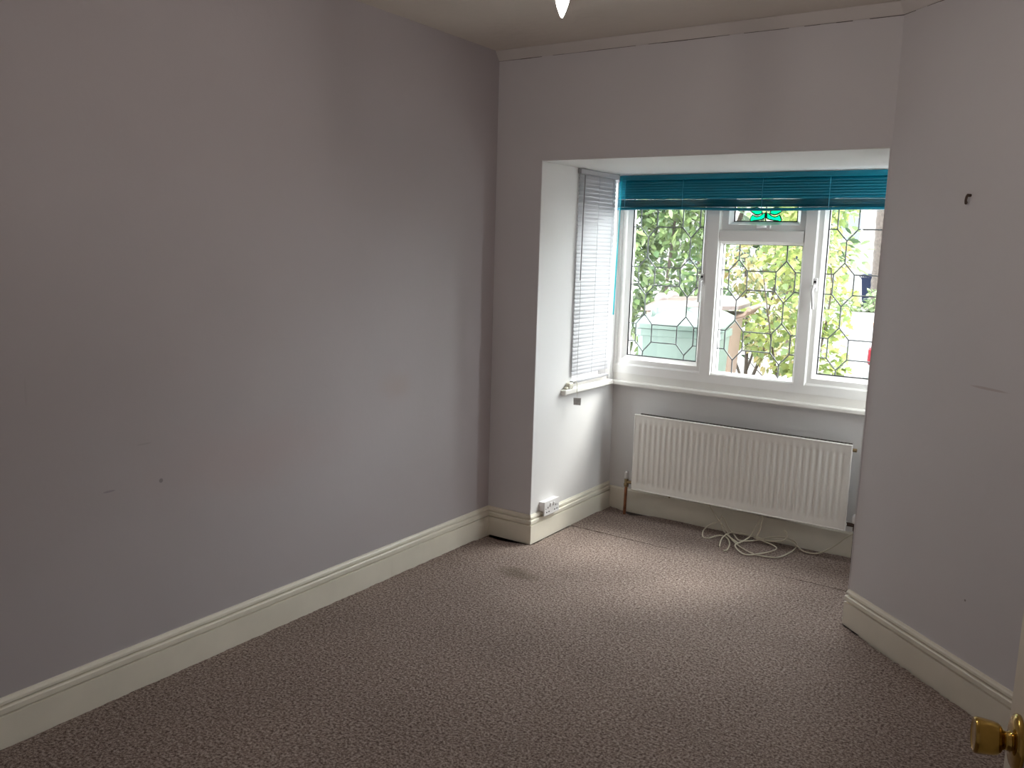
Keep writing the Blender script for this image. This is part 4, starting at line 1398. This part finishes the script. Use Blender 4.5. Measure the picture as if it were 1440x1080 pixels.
wheelie_bin('wheelie_bin', (-5.60, 28.9, GZ + 0.06), R(60), M_blue, M_blue, 'dark blue wheelie bin beside the palm across the road', h=1.0, w=0.42, d=0.5)
foliage_plant('ivy_shrub', (-5.1, 26.6, GZ + 0.06), 'low green shrub at the foot of the palm', 'shrub',
              [((0.15, 0.3, 0.30), (0.55, 0.35, 0.42)), ((-0.9, 0.2, 0.22), (0.6, 0.3, 0.30)), ((0.95, 0.9, 1.6), (0.30, 0.3, 1.3))],
              [([(0, 0.3, 0), (0.02, 0.3, 0.3), (0.0, 0.3, 0.6)], 0.02, 0.008), ([(0.9, 0.9, 0), (0.95, 0.9, 1.2), (0.95, 0.9, 2.6)], 0.03, 0.01)],
              M_pale, 'oval', 0.17, 0.10, 900, 0, 31)
hs_ = empty('house', (-10.0, 36.0, GZ), 'white rendered house across the road behind the palm', 'house')


def hput(mb, nm, m, par=None):
    o = mb.build(nm, m)
    o.parent = par or hs_
    return o


hput(MB().box(-7, 6.5, 0, 8, 0, 5.4), 'wall', M_render)
rf = MB()
rf.add([(-7.4, -0.4, 5.3), (6.9, -0.4, 5.3), (6.9, 8.4, 5.3), (-7.4, 8.4, 5.3), (-4.4, 4, 8.2), (3.9, 4, 8.2)], [(0, 1, 5, 4), (1, 2, 5), (2, 3, 4, 5), (3, 0, 4), (0, 3, 2, 1)])
hput(rf, 'roof', M_roof)
hput(MB().box(-3, -2.2, 3.6, 4.4, 6.6, 9.2), 'chimney', M_brickw)
for (x, z, w_, h_) in ((-5.0, 0.9, 2.0, 1.4), (1.05, 2.25, 1.3, 1.2), (-5.0, 3.4, 1.8, 1.3), (-1.2, 3.4, 1.4, 1.3), (4.2, 3.6, 1.4, 1.2)):
    m = MB()
    rs = []
    for (qx, qz, sx, sz) in ((x, z, 1, 1), (x + w_, z, -1, 1), (x + w_, z + h_, -1, -1), (x, z + h_, 1, -1)):
        rs.append([(qx + sx * d, y, qz + sz * d) for d, y in ((0, -0.04), (0.09, -0.04), (0.09, 0.02), (0, 0.02))])
    rs.append(rs[0])
    m.loft(rs, True, False)
    f_ = hput(m, 'window', M_pvc)
    o = MB().box(x + 0.08, x + w_ - 0.08, -0.02, 0.01, z + 0.08, z + h_ - 0.08).build('pane', M_dkglass)
    o.parent = f_
dr_ = hput(MB().rbox(-0.6, 0.35, -0.05, 0.02, 0, 2.05, 0.01), 'door', M_blue)
o = MB().tube([(0.2, -0.09, 1.0), (0.2, -0.04, 1.0)], 0.03, 8).build('handle', M_screw)
o.parent = dr_

# ------------------------------------------------------------------ out of view: hedge, tree and house copy added to block the low sky
foliage_plant('sky_blocker_hedge', (6.4, 9.4, GZ), 'dense green hedge added out of view at the right to block low sky', 'hedge',
              [((-1.6, 0, 1.05), (1.5, 0.6, 1.15)), ((0.6, 0, 1.1), (1.6, 0.6, 1.2)), ((2.8, 0, 1.1), (1.6, 0.6, 1.2))],
              [([(-1.6, 0, 0), (-1.6, 0, 0.8), (-1.6, 0, 1.7)], 0.04, 0.01), ([(0.6, 0, 0), (0.6, 0, 0.8), (0.6, 0, 1.8)], 0.04, 0.01), ([(2.8, 0, 0), (2.8, 0, 0.8), (2.8, 0, 1.8)], 0.04, 0.01)],
              M_hedge, 'oval', 0.14, 0.07, 5200, 0, 41)
foliage_plant('sky_blocker_tree', (9.3, 9.0 + 2.2, GZ + 0.02), 'tall leafy tree, unseen, added to cut low daylight from the right', 'tree',  # unseen tree, placed to cut low daylight into the bay
              [((0, 0, 3.9), (2.5, 1.8, 1.9)), ((1.6, 0.4, 5.0), (2.2, 1.8, 1.7)), ((-1.7, 0.2, 4.4), (1.7, 1.5, 1.4)), ((0.1, 0, 6.2), (1.8, 1.6, 1.2))],
              [([(0, 0, 0), (0.03, 0, 1.6), (0, 0.05, 3.2), (0.1, 0, 5.8)], 0.17, 0.04), ([(0, 0, 2.2), (0.8, 0.1, 3.4), (1.6, 0.3, 4.8)], 0.07, 0.02), ([(0, 0, 2.2), (-0.8, 0.1, 3.2), (-1.6, 0.2, 4.3)], 0.07, 0.02)],
              M_hedge, 'oval', 0.22, 0.12, 7000, 0, 42)
h2 = copy(hs_)  # house copy added out of sight to screen the low sky
h2.location = (7.0, 36.0, GZ)
h2['label'] = 'unseen copy of the white rendered house, added at the right to block low sky'
for ch_ in list(hs_.children):
    c_ = copy(ch_, h2)
    for g_ in ch_.children:
        copy(g_, c_)
